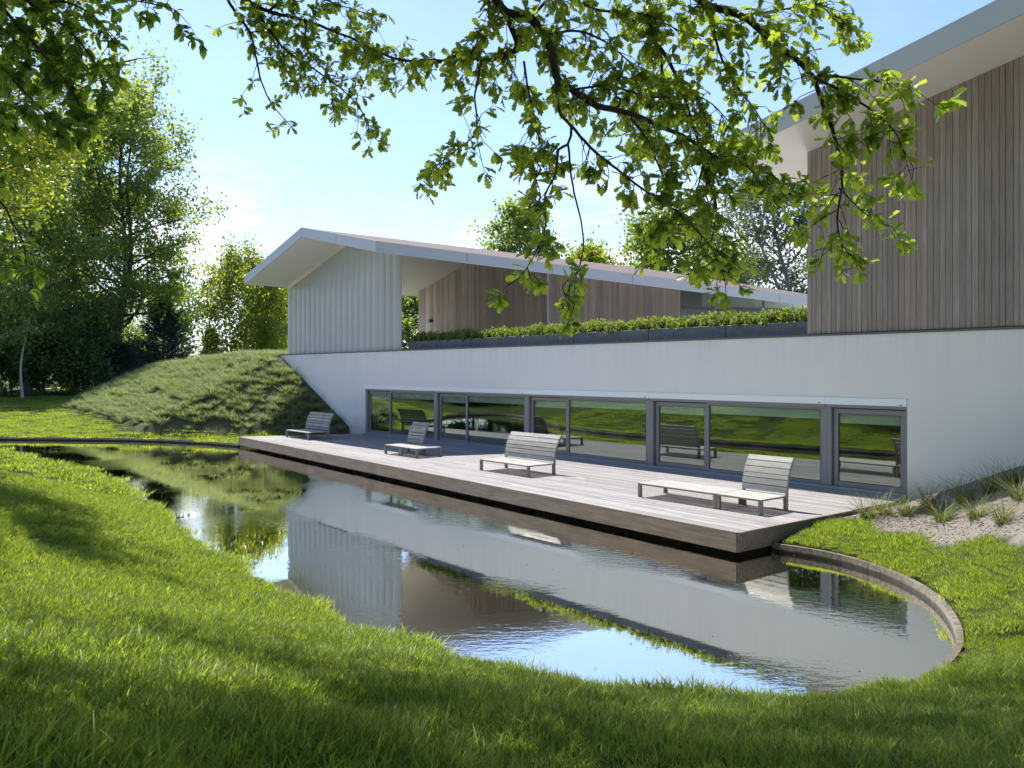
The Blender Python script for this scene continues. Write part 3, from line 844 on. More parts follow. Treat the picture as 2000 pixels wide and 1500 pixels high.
# ------------------------------------------------------------------ loungers
SEAT_H = .355
def make_module(name, L, W, back, loc_xy, rz, label, cat, group=None):
    """local x along the wall (right), local y towards the wall; origin at the front-left foot"""
    root = empty(name, (loc_xy[0], loc_xy[1], 0.003), rz)
    tag(root, label, cat, group)
    lw = .085
    for x in (0, L - lw):
        for y in (0, W - lw):
            lg = MB().box(0, lw, 0, lw, 0, SEAT_H - .047).build('leg', M['teakleg'], root, .006)
            lg.location = (x, y, 0)
    fr = MB()
    fr.box(0, L, 0, .045, SEAT_H - .045, SEAT_H - .002)
    fr.box(0, L, W - .045, W, SEAT_H - .045, SEAT_H - .002)
    fr.box(.004, .045, .047, W - .047, SEAT_H - .045, SEAT_H - .028); fr.box(L - .045, L - .004, .047, W - .047, SEAT_H - .045, SEAT_H - .028)
    fr.build('seat_frame', M['teakleg'], root, .004)
    n = 11
    pit = (W - .094) / n
    sm = MB().box(0, L - .008, 0, pit - .018, 0, .024).mesh('slat', M['teak'], .004)
    for k in range(n):
        s = link('slat', sm, None, root); s.location = (.004, .047 + k * pit + .009, SEAT_H - .026)
    if back:
        # curved backrest: profile goes up and leans to the wall
        prof = []
        H = .90
        for i in range(25):
            v = i / 24.0
            prof.append((W - .06 + .06 * v + .25 * v ** 2.3, SEAT_H - .01 + H * (v - .06 * v ** 3)))
        for x in (.0, L - .05):
            b = MB()
            for i in range(24):
                (y0, z0), (y1, z1) = prof[i], prof[i + 1]
                th0 = .06 - .02 * i / 24; th1 = .06 - .02 * (i + 1) / 24
                b.hexa([(x, y0, z0), (x + .05, y0, z0), (x + .05, y0 + th0, z0 - .012), (x, y0 + th0, z0 - .012)],
                       [(x, y1, z1), (x + .05, y1, z1), (x + .05, y1 + th1, z1 - .012), (x, y1 + th1, z1 - .012)])
            b.build('back_stile', M['teakleg'], root)
        ns = 6
        for k in range(ns):
            i0 = int(round(1 + k * 23 / ns)); i1 = int(round(1 + (k + 1) * 23 / ns)) 
            i1 = min(i1, 24)
            (y0, z0), (y1, z1) = prof[i0], prof[i1]
            dy, dz_ = y1 - y0, z1 - z0; LL = math.hypot(dy, dz_); dy /= LL; dz_ /= LL
            g = .012
            y0 += dy * g; z0 += dz_ * g; y1 -= dy * g; z1 -= dz_ * g
            ny_, nz_ = -dz_ * .024, dy * .024
            s = MB()
            s.hexa([(0, y0 + ny_, z0 + nz_), (L, y0 + ny_, z0 + nz_), (L, y0 - .001 * 0, z0), (0, y0, z0)],
                   [(0, y1 + ny_, z1 + nz_), (L, y1 + ny_, z1 + nz_), (L, y1, z1), (0, y1, z1)])
            s.build('back_slat', M['teak'], root, .003)
    return root
RZ = HOUSE_RZ
G1 = 'teak loungers on the deck'
def gpt(px, py): 
    Y = EYE * F / (py - HOR); return ((px - 1000) / F * Y, Y)
make_module('teak_lounger', 2.42, 1.10, True, gpt(558, 853.6), RZ - R(0), 'silvery teak slat lounger with curved back at the far left end of the deck', 'lounger', G1)
p = gpt(750.5, 886)
make_module('teak_lounger', 1.13, 1.12, True, p, RZ, 'small square teak lounger with curved back, second from the left on the deck', 'lounger', G1)
rv = -DV
make_module('teak_footstool', 1.13, 1.12, False, (p[0] + rv[0] * 1.145, p[1] + rv[1] * 1.145), RZ, 'square slatted teak footstool set against the small second lounger', 'footstool')
make_module('teak_lounger', 2.42, 1.12, True, gpt(936.5, 918.2), RZ, 'wide silvery teak lounger with full curved back in the middle of the deck', 'lounger', G1)
p = gpt(1245.5, 970.2)
make_module('teak_daybed', 2.40, 1.08, False, p, RZ, 'long backless slatted teak daybed at the right end of the deck', 'daybed')
make_module('teak_lounger', 1.20, 1.08, True, (p[0] + rv[0] * 2.415, p[1] + rv[1] * 2.415), RZ, 'square teak lounger with tall curved back at the right end beside the daybed', 'lounger', G1)

# ------------------------------------------------------------------ pond kerb
ker = empty('pond_kerb', (0, 0, 0))
tag(ker, 'low grey timber kerb boards edging the pond between water and grass', 'kerb')
PO = np.vstack([POND, POND[:1]])
sl_ = np.r_[0, np.cumsum(np.linalg.norm(np.diff(PO, axis=0), axis=1))]
TOT = sl_[-1]
def pond_at(s):
    s = s % TOT
    i = np.searchsorted(sl_, s, side='right') - 1; i = min(i, len(POND) - 1)
    f = (s - sl_[i]) / (sl_[i + 1] - sl_[i])
    p = PO[i] * (1 - f) + PO[i + 1] * f
    return p
area = 0.5 * np.sum(PO[:-1, 0] * PO[1:, 1] - PO[1:, 0] * PO[:-1, 1])
def pond_n(s):
    a, b = pond_at(s - .05), pond_at(s + .05); d = (b - a); d /= np.linalg.norm(d)
    n = np.array([d[1], -d[0]])
    return n if area > 0 else -n
s = 0.0
while s < TOT - .2:
    L = min(2.0, TOT - s)
    mid_ = pond_at(s + L / 2); tt, ee = te(*mid_)
    if not (0.6 < tt < 29.5 and ee > -5.2):
        nst = 6
        V = []; Fq = []
        for i in range(nst + 1):
            ss = s + .006 + (L - .012) * i / nst
            q = pond_at(ss); n = pond_n(ss)
            for (o_, z) in ((0.0, -.95), (0.0, KERB_Z), (.085, KERB_Z), (.085, -.95)):
                V.append((q[0] + n[0] * o_, q[1] + n[1] * o_, z))
        for i in range(nst):
            for k in range(4):
                Fq.append((i * 4 + k, (i + 1) * 4 + k, (i + 1) * 4 + (k + 1) % 4, i * 4 + (k + 1) % 4))
        Fq.append((0, 1, 2, 3)); e_ = nst * 4; Fq.append((e_ + 3, e_ + 2, e_ + 1, e_))
        k_ = MB().add(V, Fq); k_.build('kerb_board', M['kerb'], ker)
    s += L

# ------------------------------------------------------------------ leaf and branch tools
def tube_arrays(pts, rad, nseg=6):
    pts = np.asarray(pts, float); n = len(pts)
    tan = np.gradient(pts, axis=0); tan /= np.linalg.norm(tan, axis=1)[:, None] + 1e-9
    ref = np.array([0.31, 0.17, 0.93]) if abs(tan[0, 2]) < .9 else np.array([1.0, 0.1, 0])
    u = np.cross(tan, ref); u /= np.linalg.norm(u, axis=1)[:, None] + 1e-9
    v = np.cross(tan, u)
    a = np.linspace(0, 2 * np.pi, nseg, endpoint=False)
    rad = np.broadcast_to(np.asarray(rad, float), (n,))
    V = pts[:, None, :] + rad[:, None, None] * (np.cos(a)[None, :, None] * u[:, None, :] + np.sin(a)[None, :, None] * v[:, None, :])
    i = np.arange(n - 1)[:, None] * nseg; k = np.arange(nseg)[None, :]; k2 = (k + 1) % nseg
    Fq = np.stack([i + k, i + k2, i + nseg + k2, i + nseg + k], -1).reshape(-1, 4)
    return V.reshape(-1, 3), Fq
class Tubes:
    def __init__(s): s.V = []; s.F = []; s.n = 0
    def add(s, pts, rad, nseg=6):
        V, Fq = tube_arrays(pts, rad, nseg); s.V.append(V); s.F.append(Fq + s.n); s.n += len(V)
    def mesh(s, name, m, off=(0, 0, 0)):
        return np_mesh(name, np.vstack(s.V) - np.array(off), np.vstack(s.F), m, smooth=True)

def leaf_template(kind):
    if kind == 'oak':
        sp = [0, .10, .20, .28, .38, .47, .57, .66, .77, .87, .95, 1.0]
        hw = [.012, .05, .14, .075, .22, .125, .28, .17, .25, .15, .11, .0]
    elif kind == 'beech':
        sp = [0, .12, .3, .5, .7, .88, 1.0]; hw = [.01, .16, .29, .32, .25, .12, .0]
    else:                       # simple diamond
        V = np.array([(0, 0, 0), (.34, .45, .07), (0, 1, -.08), (-.34, .45, .07)]); return V, np.array([(0, 1, 2, 3)])
    V = []; Fq = []
    for s_, w_ in zip(sp, hw):
        z0 = -.16 * s_ * s_
        V += [(-w_, s_ + (.06 if kind == 'oak' else 0) * (w_ > .13), z0 + .35 * w_), (0, s_, z0), (w_, s_ + (.06 if kind == 'oak' else 0) * (w_ > .13), z0 + .35 * w_)]
    for i in range(len(sp) - 1):
        a = i * 3
        Fq += [(a, a + 1, a + 4, a + 3), (a + 1, a + 2, a + 5, a + 4)]
    return np.array(V, float), np.array(Fq)
def leaf_frames(P, A, N):
    A = A / (np.linalg.norm(A, axis=1)[:, None] + 1e-9)
    N = N - (N * A).sum(1)[:, None] * A; N /= np.linalg.norm(N, axis=1)[:, None] + 1e-9
    S = np.cross(A, N)
    return S, A, N
def scatter(P, A, N, size, kind):
    tv, tf = leaf_template(kind)
    S, A, N = leaf_frames(P, A, N)
    sz = np.asarray(size)[:, None, None]
    V = P[:, None, :] + sz * (tv[None, :, 0:1] * S[:, None, :] + tv[None, :, 1:2] * A[:, None, :] + tv[None, :, 2:3] * N[:, None, :])
    n, k = len(P), len(tv)
    Fq = tf[None] + (np.arange(n) * k)[:, None, None]
    tint = np.repeat(rng.random(n), len(tf))
    return V.reshape(-1, 3), Fq.reshape(-1, tf.shape[1]), tint

def project(P):
    P = np.asarray(P); Y = np.maximum(P[:, 1], 1e-3)
    return 1000 + F * P[:, 0] / Y, HOR - F * (P[:, 2] - EYE) / Y, P[:, 1]
def in_frame(P, mar=60):
    x, y, Y = project(P); return (Y > .3) & (x > -mar) & (x < 2000 + mar) & (y > -mar) & (y < 1500 + mar)

# ------------------------------------------------------------------ background trees
def to_ground(P):
    P = np.asarray(P); sv = np.array(SUNV); k = (P[:, 2] - 1.1) / sv[2]
    return P - sv[None] * k[:, None]
def lit_gap(P):  # marks crown leaves to drop so sun patches fall at chosen spots
    g = to_ground(P); x, y = g[:, 0], g[:, 1]
    wob = .35 * np.sin(2.3 * x + 1.7 * y) + .25 * np.sin(4.1 * y - 1.3 * x)
    a = ((x + 3.4 + .9 * wob) / 2.3) ** 2 + ((y - 6.0 - .5 * wob) / 1.0) ** 2 < 1
    a |= ((x + .1 + .4 * wob) / .6) ** 2 + ((y - 4.2) / .5) ** 2 < 1
    a |= ((x - 1.3 + .5 * wob) / .9) ** 2 + ((y - 6.9 + .3 * wob) / .5) ** 2 < 1
    a |= ((x + 1.0 + .5 * wob) / .8) ** 2 + ((y - 8.0 + .3 * wob) / .6) ** 2 < 1
    a |= ((x + 1.4 + .3 * wob) / .45) ** 2 + ((y - 5.0) / .25) ** 2 < 1
    u_ = pond_dist(x, y); _, e_ = te(x, y)
    a |= (u_ < 1.3 + .9 * wob) & (x < -1.0) & (y < 40)
    a |= (np.abs(e_ + 18.6 + .25 * wob) < .28) & (x < -3) & (x > -9)
    a |= (x > 3.6 + .6 * wob) & (y > 10.4 + wob)
    return a
def unit(v): return v / (np.linalg.norm(v) + 1e-9)
def make_tree(name, label, base, H, crown0, Rc, shape='round', nl=26, nleaf=14000, lsize=.14, mat='leaf_a', bark='bark', tr=.22, lean=(0, 0),
              droop=0.0, clump=.55, gaps=False, group='trees behind the garden', cat='tree', seed=1, fork=None, up=.55, gap=1.0):
    rg = np.random.default_rng(seed)
    x0, y0 = base
    z0 = float(ground_z(np.array([x0]), np.array([y0]))[0]) - .1
    T = Tubes()
    n = 12
    tr_pts = np.array([[lean[0] * (i / n) ** 1.4 + .12 * H / 12 * math.sin(i * .9 + seed), lean[1] * (i / n) ** 1.4 + .12 * H / 12 * math.cos(i * .7 + seed), H * .93 * i / n] for i in range(n + 1)])
    tr_rad = np.array([tr * (1 - .92 * (i / n) ** .9) + .012 for i in range(n + 1)]); tr_rad[0] *= 1.35
    T.add(tr_pts, tr_rad, 8)
    if fork:
        fp = tr_pts.copy(); k = int(n * fork); d = rg.normal(0, 1, 2); d /= np.linalg.norm(d)
        fp = fp[k:]; m_ = len(fp)
        fp = fp + np.array([[d[0] * Rc * .45 * (i / m_) ** .7, d[1] * Rc * .45 * (i / m_) ** .7, -.6 * i / m_] for i in range(m_)])
        T.add(fp, tr_rad[k:] * .8, 7)
    LP = []; LA = []
    for i in range(nl):
        f = (i + .5) / nl
        zc = crown0 + (H - crown0) * f * .95
        hn = (zc - crown0) / (H - crown0)
        if shape == 'round': env = math.sqrt(max(0.05, 1 - (2 * hn - .85) ** 2 / 1.45)) 
        elif shape == 'cone': env = max(.08, 1.0 - hn) ** .85
        elif shape == 'column': env = .75 * (1 - hn ** 3) + .1
        else: env = math.sqrt(max(.06, 1 - (hn * 1.15 - .35) ** 2 / .72))
        L = Rc * env * rg.uniform(.72, 1.12)
        az = i * 2.39996 + rg.normal(0, .35) + seed
        ti = min(n, zc * .86 / (H * .93) * n); k = int(ti); fr = ti - k; k2 = min(n, k + 1)
        st = tr_pts[k] * (1 - fr) + tr_pts[k2] * fr
        dirh = np.array([math.cos(az), math.sin(az), 0])
        el = up * (0.5 + hn)
        m_ = 7
        pts = [st]
        d = unit(dirh + np.array([0, 0, el]))
        for j in range(m_):
            d = unit(d + rg.normal(0, .13, 3) + np.array([0, 0, -droop * (j / m_) * .6 + .03]))
            pts.append(pts[-1] + d * L / m_)
        pts = np.array(pts)
        r0 = max(.02, tr * .42 * (1 - .7 * hn))
        T.add(pts, np.linspace(r0, .012, len(pts)), 5)
        # sub branches
        ns = 7
        for s_ in range(ns):
            j = rg.uniform(.28, 1.0) * (len(pts) - 1); k = int(min(j, len(pts) - 2)); q = pts[k] + (pts[k + 1] - pts[k]) * (j - k)
            sd = unit(unit(pts[k + 1] - pts[k]) * .8 + rg.normal(0, .75, 3) + np.array([0, 0, .2 - droop]))
            sl2 = L * rg.uniform(.20, .42)
            sp = np.array([q, q + sd * sl2 * .5 + rg.normal(0, .05, 3), q + sd * sl2 + np.array([0, 0, -droop * sl2 * .6])])
            T.add(sp, [r0 * .32 + .004, .012, .005], 4)
            LP.append(sp[1]); LP.append(sp[2]); LA += [sd, sd]
        LP.append(pts[-1]); LA.append(d)
    # top tuft
    for _ in range(8):
        LP.append(tr_pts[-1] + rg.normal(0, .3, 3)); LA.append(np.array([0, 0, 1.0]))
    LP = np.array(LP); LA = np.array(LA)
    keep = rg.random(len(LP)) < gap
    LP = LP[keep]; LA = LA[keep]
    cs = rg.uniform(.5, 1.4, len(LP)); cs /= cs.sum()
    ci = rg.choice(len(LP), nleaf, p=cs)
    spread = clump * rg.uniform(.5, 1.3, len(LP))
    off = rg.normal(0, 1, (nleaf, 3)) * spread[ci][:, None] * np.array([1, 1, .75 + droop])
    P = LP[ci] + off + np.array([0, 0, -1.0]) * (droop * np.abs(rg.normal(0, 1, nleaf)) * clump * 1.6)[:, None]
    P = P[P[:, 2] > .15]
    if gaps:
        P = P[~(lit_gap(P + np.array([x0, y0, z0])) & (rg.random(len(P)) < .92))]
    nl_ = len(P)
    A = LA[rg.integers(0, len(LA), nl_)] * .3 + rg.normal(0, .7, (nl_, 3)) + np.array([0, 0, -.25 - droop])
    N = rg.normal(0, .75, (nl_, 3)) + np.array([0, 0, .8])
    V, Fq, tint = scatter(P, A, N, lsize * 1.55 * rg.uniform(.6, 1.35, nl_), 'simple')
    root = empty(name, (x0, y0, z0))
    tag(root, label, cat, group)
    link('trunk', T.mesh('trunk', M[bark]), None, root)
    link('crown', np_mesh('crown', V, Fq, M[mat], {'tint': ('FACE', tint)}), None, root)
    return root

def make_pine(name, label, base, H, Rb, seed=1, nleaf=9000, lsize=.34, mat='needle', group='conifers behind the bank', crown0=.3):
    rg = np.random.default_rng(seed)
    x0, y0 = base; z0 = float(ground_z(np.array([x0]), np.array([y0]))[0]) - .1
    T = Tubes(); T.add(np.array([[0, 0, 0], [.05, .02, H * .5], [0, 0, H]]), [H * .018, H * .011, .01], 7)
    P = []; A = []
    nw = int(H / .34)
    for w_ in range(nw):
        z = crown0 + (H - crown0) * w_ / nw
        L = Rb * (1 - w_ / nw) ** .8 + .12
        for b in range(6):
            az = b * 1.047 + w_ * .7 + rg.normal(0, .2)
            d = np.array([math.cos(az), math.sin(az), .28 + rg.normal(0, .1)]); 
            q0 = np.array([0, 0, z]); L_ = L * rg.uniform(.7, 1.15)
            q1 = q0 + d * L_ * .55 + np.array([0, 0, -.06 * L_]); q2 = q0 + d * L_ + np.array([0, 0, .16 * L_])
            T.add(np.array([q0, q1, q2]), [.03, .018, .006], 4)
            k = max(3, int(nleaf / (nw * 6)))
            f = rg.uniform(.15, 1.08, k)[:, None]
            P.append(q0 + (q1 - q0) * np.minimum(f * 2, 1) + (q2 - q1) * np.maximum(f * 2 - 1, 0) + rg.normal(0, .10, (k, 3)))
            A.append(np.tile(d, (k, 1)) * .8 + rg.normal(0, .5, (k, 3)) + np.array([0, 0, .25]))
    P = np.vstack(P); A = np.vstack(A)
    N = rg.normal(0, 1, P.shape)
    tv = np.array([(-.05, 0, 0), (.05, 0, 0), (.012, 1, 0), (-.012, 1, 0)], float)
    S, A, N = leaf_frames(P, A, N); sz = (lsize * rg.uniform(.6, 1.3, len(P)))[:, None, None]
    V = P[:, None, :] + sz * (tv[None, :, 0:1] * S[:, None, :] * 1.0 + tv[None, :, 1:2] * A[:, None, :])
    Fq = np.arange(len(P) * 4).reshape(-1, 4)
    root = empty(name, (x0, y0, z0)); tag(root, label, 'conifer', group)
    link('trunk', T.mesh('trunk', M['bark']), None, root)
    link('crown', np_mesh('crown', V.reshape(-1, 3), Fq, M[mat], {'tint': ('FACE', rg.random(len(P)))}), None, root)

def gxy(px, Y): return ((px - 1000) / F * Y, Y)
KB = 1.36
GT_ = 'trees behind the garden at the left'
make_tree('broadleaf_tree', 'tallest broadleaf tree with forked trunk behind the planted bank', gxy(232, 79.6), 30.8, 6.6, 9.36, 'round', 54, 46000, 0.209, 'leaf_a', 'bark', .42, (.8, 0), clump=.62, seed=3, fork=.22, group=GT_)
make_tree('broadleaf_tree', 'slender dark trunked tree at the far left edge of the lawn', gxy(52, 70.7), 23.1, 6.1, 6.26, 'round', 30, 15000, 0.216, 'leaf_a', 'bark', .24, (.3, 0), clump=.62, seed=8, group=GT_, gap=.55)
make_tree('broadleaf_tree', 'thin tree between the slender trunk and the tallest tree', gxy(135, 85.7), 25.8, 8.2, 6.26, 'round', 28, 12000, 0.229, 'leaf_a', 'bark', .22, (.5, 0), clump=.6, seed=12, group=GT_, gap=.5)
make_tree('broadleaf_tree', 'tree partly outside the left edge with shady crown', gxy(-70, 76.2), 21.8, 4.8, 7.48, 'round', 30, 14000, 0.229, 'leaf_c', 'bark', .26, (0, 0), clump=.6, seed=15, group=GT_)
make_tree('birch_tree', 'bright weeping birch beside the left roof corner', gxy(478, 80.5), 15.4, 2.4, 4.76, 'round', 40, 24000, 0.175, 'leaf_b', 'bark_pale', .16, (.2, 0), droop=.75, clump=.5, seed=21, group='birches at the left', up=.7)
make_tree('birch_tree', 'birch half hidden behind the louvre screen', gxy(548, 90.3), 14.6, 3.0, 4.15, 'round', 32, 14000, 0.186, 'leaf_b', 'bark_pale', .14, (-.2, 0), droop=.6, clump=.5, seed=25, group='birches at the left', up=.7)
make_tree('birch_tree', 'small leaning white stemmed birch in front of the left shrubs', gxy(42, 68.0), 12.9, 5.4, 2.99, 'round', 16, 4000, 0.165, 'leaf_a', 'bark_pale', .10, (.8, .2), droop=.3, clump=.45, seed=27, group='birches at the left')
# shrubs
SH = 'shrubs behind the lawn at the left'
def shrub(px, Y, H, Rr, mat, seed, label, n=9000, ls=.15):
    make_tree('shrub', label, gxy(px, Y * KB), H * KB, .3, Rr * KB, 'dome', 26, n, ls * 1.25, mat, 'bark', .09, (0, 0), clump=.6, seed=seed, cat='shrub', group=SH, up=.45)
shrub(150, 54, 5.6, 3.0, 'leaf_c', 31, 'dark glossy shrub right of the white birch stem', 14000, .17)
shrub(20, 53, 5.4, 3.0, 'leaf_c', 32, 'dark shrub at the left picture edge', 12000, .17)
shrub(85, 60, 6.0, 3.2, 'leaf_a', 33, 'taller shrub behind the white birch stem', 12000, .17)
shrub(255, 60, 3.2, 2.4, 'leaf_c', 34, 'low dark shrub at the foot of the tallest tree', 8000, .16)
shrub(-80, 52, 5.5, 3.2, 'leaf_c', 35, 'shrub just beyond the left picture edge', 9000, .17)
shrub(205, 64, 5.4, 3.0, 'leaf_a', 36, 'green shrub behind the tallest trunk', 9000, .17)
make_pine('pine_tree', 'broad blue green pine right of the tallest tree', gxy(318, 80.2), 9.0, 3.94, 41, 16000, .44)
make_pine('pine_tree', 'small dark pine between the broad pine and the birch', gxy(412, 81.6), 6.3, 1.84, 42, 7000, .44)
make_pine('pine_tree', 'low dark pine in front of the tallest trunk', gxy(232, 74.8), 4.6, 2.58, 43, 8000, .44)
# behind the house
GB = 'trees behind the house'
make_tree('broadleaf_tree', 'round topped tree above the middle of the left roof', gxy(1015, 84), 18.5, 4, 4.9, 'round', 34, 14000, .24, 'leaf_a', 'bark', .25, clump=.62, seed=51, group=GB)
make_tree('broadleaf_tree', 'low yellow green tree above the left roof', gxy(1165, 88), 15.5, 4, 5.2, 'round', 32, 12000, .25, 'leaf_b', 'bark', .25, clump=.7, seed=52, group=GB)
make_tree('broadleaf_tree', 'dense green tree behind the oak leaves above the left roof', gxy(1300, 82), 18.5, 4, 5.4, 'round', 34, 14000, .24, 'leaf_a', 'bark', .27, clump=.7, seed=53, group=GB)
make_tree('poplar_tree', 'silvery poplar with pale limbs left of the board clad wall', gxy(1560, 78), 22, 4, 6.6, 'round', 40, 22000, .19, 'leaf_d', 'bark_grey', .34, (-3.5, 0), clump=.6, seed=54, group='poplars behind the house', fork=.3)
make_tree('broadleaf_tree', 'tree seen through the gap beside the louvre screen', gxy(800, 80), 10.5, 2, 3.6, 'round', 30, 10000, .2, 'leaf_a', 'bark', .2, clump=.6, seed=55, group=GB)
make_tree('broadleaf_tree', 'tree low behind the right end of the left roof', gxy(1420, 90), 15.5, 3, 5.0, 'round', 30, 10000, .25, 'leaf_a', 'bark', .25, clump=.7, seed=56, group=GB)
for k, (px_, Y_, H_, R_, mt_) in enumerate(((330, 118, 14, 6.5, 'leaf_a'), (560, 112, 13, 6.0, 'leaf_a'), (90, 108, 15, 7, 'leaf_a'), (200, 125, 13, 7, 'leaf_c'))):
    make_tree('broadleaf_tree', ['distant tree between the pines', 'distant tree behind the birch', 'distant tree behind the shrubs at the left', 'distant dark tree behind the tallest trunk'][k],
              gxy(px_, Y_), H_, 1.5, R_, 'dome', 30, 8000, .28, mt_, 'bark', .25, clump=.8, seed=90 + k, group='distant trees')
# tree on the left bank, mostly outside the frame: lit yellow foliage and the shade on the bank
make_tree('bank_tree', 'yellow green tree reaching in from the left behind the dark leaves', (-17.6, 19.8), 13.5, 5.2, 7.4, 'round', 54, 56000, .085, 'leaf_b', 'bark', .2, (.6, 0), clump=.42, gaps=True, seed=61, group='trees on the left bank', gap=.85)
for k, (bx_, by_, H_, R_, lb_) in enumerate(((-27.5, 22, 15, 6.0, 'added unseen broad tree on the left bank halfway along the pond, beyond the left edge'), 
        (-9.5, 1.0, 14, 5.4, 'added unseen tree beside the viewpoint on its left'), (-21.5, 13.0, 14, 5.6, 'added unseen tree at the back of the left bank'), (-4.5, -10.0, 14, 5.5, 'added unseen tree behind the viewpoint on its left'),
        (9.0, -11.0, 14, 5.5, 'added unseen tree behind the viewpoint on its right'), (-44, 43, 14, 6, 'added unseen tree past the left end of the pond'), (-50, 52, 15, 6.5, 'added unseen tree far left beyond the pond end'), (-47, 33, 15, 6.5, 'added unseen tree on the bank behind the left pond end'))):
    make_tree('bank_tree', lb_, (bx_, by_), H_, 2.6 if bx_ > -40 else .6, R_, 'round', 30, 9000, .17, 'leaf_a', 'bark', .22, (0, 0), clump=.6, gaps=True, seed=70 + k, group='unseen trees added for shade and reflections')  # unseen trees, added to shade the bank and darken reflections

make_tree('bank_tree', 'lit tree on the left bank level with the near pond end', (-13.2, 18.2), 15.5, 6.0, 4.4, 'round', 44, 60000, .075, 'leaf_b', 'bark', .17, (.3, 0), clump=.4, gaps=True, seed=66, group='trees on the left bank')

for k, (bx_, by_, lb_) in enumerate(((-41, 40.5, 'unseen shrub added to block sky reflections at the left pond end, nearest the water'), (-43, 44.5, 'unseen shrub added to block sky reflections at the left pond end, second in the row'), (-45, 48.5, 'unseen shrub added to block sky reflections past the left pond end, third in the row'), (-47, 53, 'unseen shrub added to block sky reflections past the left pond end, last in the row'))):
    make_tree('shrub', lb_, (bx_, by_), 4.2, .2, 3.0, 'dome', 26, 9000, .17, 'leaf_c', 'bark', .09, (0, 0), clump=.5, seed=130 + k, cat='shrub', group='unseen shrubs added to block sky reflections', up=.45)  # unseen row, added to keep bright sky out of the window reflections

# ------------------------------------------------------------------ near trees: oak overhead, beech at upper left
def spline(pts, step=.06):
    pts = np.asarray(pts, float)
    if len(pts) < 3: 
        n = max(2, int(np.linalg.norm(pts[-1] - pts[0]) / step)); return pts[0] + (pts[-1] - pts[0]) * np.linspace(0, 1, n)[:, None]
    P = np.vstack([2 * pts[0] - pts[1], pts, 2 * pts[-1] - pts[-2]])
    out = []
    for i in range(1, len(P) - 2):
        n = max(2, int(np.linalg.norm(P[i + 1] - P[i]) / step)); u = np.linspace(0, 1, n, endpoint=False)[:, None]
        a, b, c, d = P[i - 1], P[i], P[i + 1], P[i + 2]
        out.append(.5 * ((2 * b) + (-a + c) * u + (2 * a - 5 * b + 4 * c - d) * u ** 2 + (-a + 3 * b - 3 * c + d) * u ** 3))
    out.append(P[-2][None]); return np.vstack(out)

def leafy(T, pts, rg, L_, every, tw_len, per, lsize, down=.25, rfac=.006, outp=None, start=.0, wig=.5, nsub=2):
    """twigs with leaf rosettes along a branch"""
    tan = np.gradient(pts, axis=0)
    d_acc = 0.0; ln = np.r_[0, np.cumsum(np.linalg.norm(np.diff(pts, axis=0), axis=1))]
    s = start * ln[-1] + every * rg.random()
    tips = []
    while s < ln[-1]:
        k = min(np.searchsorted(ln, s), len(pts) - 1)
        t_ = unit(tan[k]); d = unit(t_ * rg.uniform(.2, .9) + rg.normal(0, wig, 3) + np.array([0, 0, -down]))
        L = tw_len * rg.uniform(.45, 1.2)
        q = pts[k]; mid = q + d * L * .5 + rg.normal(0, .02, 3); end = q + d * L + np.array([0, 0, -down * L * .3])
        T.add(np.array([q, mid, end]), [rfac, rfac * .7, rfac * .4], 4)
        tips.append((end, unit(end - mid)))
        for _ in range(rg.integers(0, nsub + 1)):
            f = rg.uniform(.3, .9); q2 = q + (end - q) * f; d2 = unit(d * .6 + rg.normal(0, .7, 3)); e2 = q2 + d2 * L * rg.uniform(.3, .6)
            T.add(np.array([q2, (q2 + e2) / 2 + rg.normal(0, .01, 3), e2]), [rfac * .6, rfac * .5, rfac * .3], 4)
            tips.append((e2, d2))
        s += every * rg.uniform(.5, 1.5)
    tips.append((pts[-1], unit(tan[-1])))
    for (p_, d_) in tips:
        k = rg.integers(per[0], per[1] + 1)
        for j in range(k):
            rad = unit(np.cross(d_, rg.normal(0, 1, 3)))
            A = unit(d_ * rg.uniform(.0, .9) + rad * rg.uniform(.5, 1.1) + np.array([0, 0, -.18]))
            outp.append((p_ - d_ * rg.uniform(0, .09), A, rg.normal(0, .5, 3) + np.array([0, 0, 1.0]), lsize * rg.uniform(.65, 1.2)))

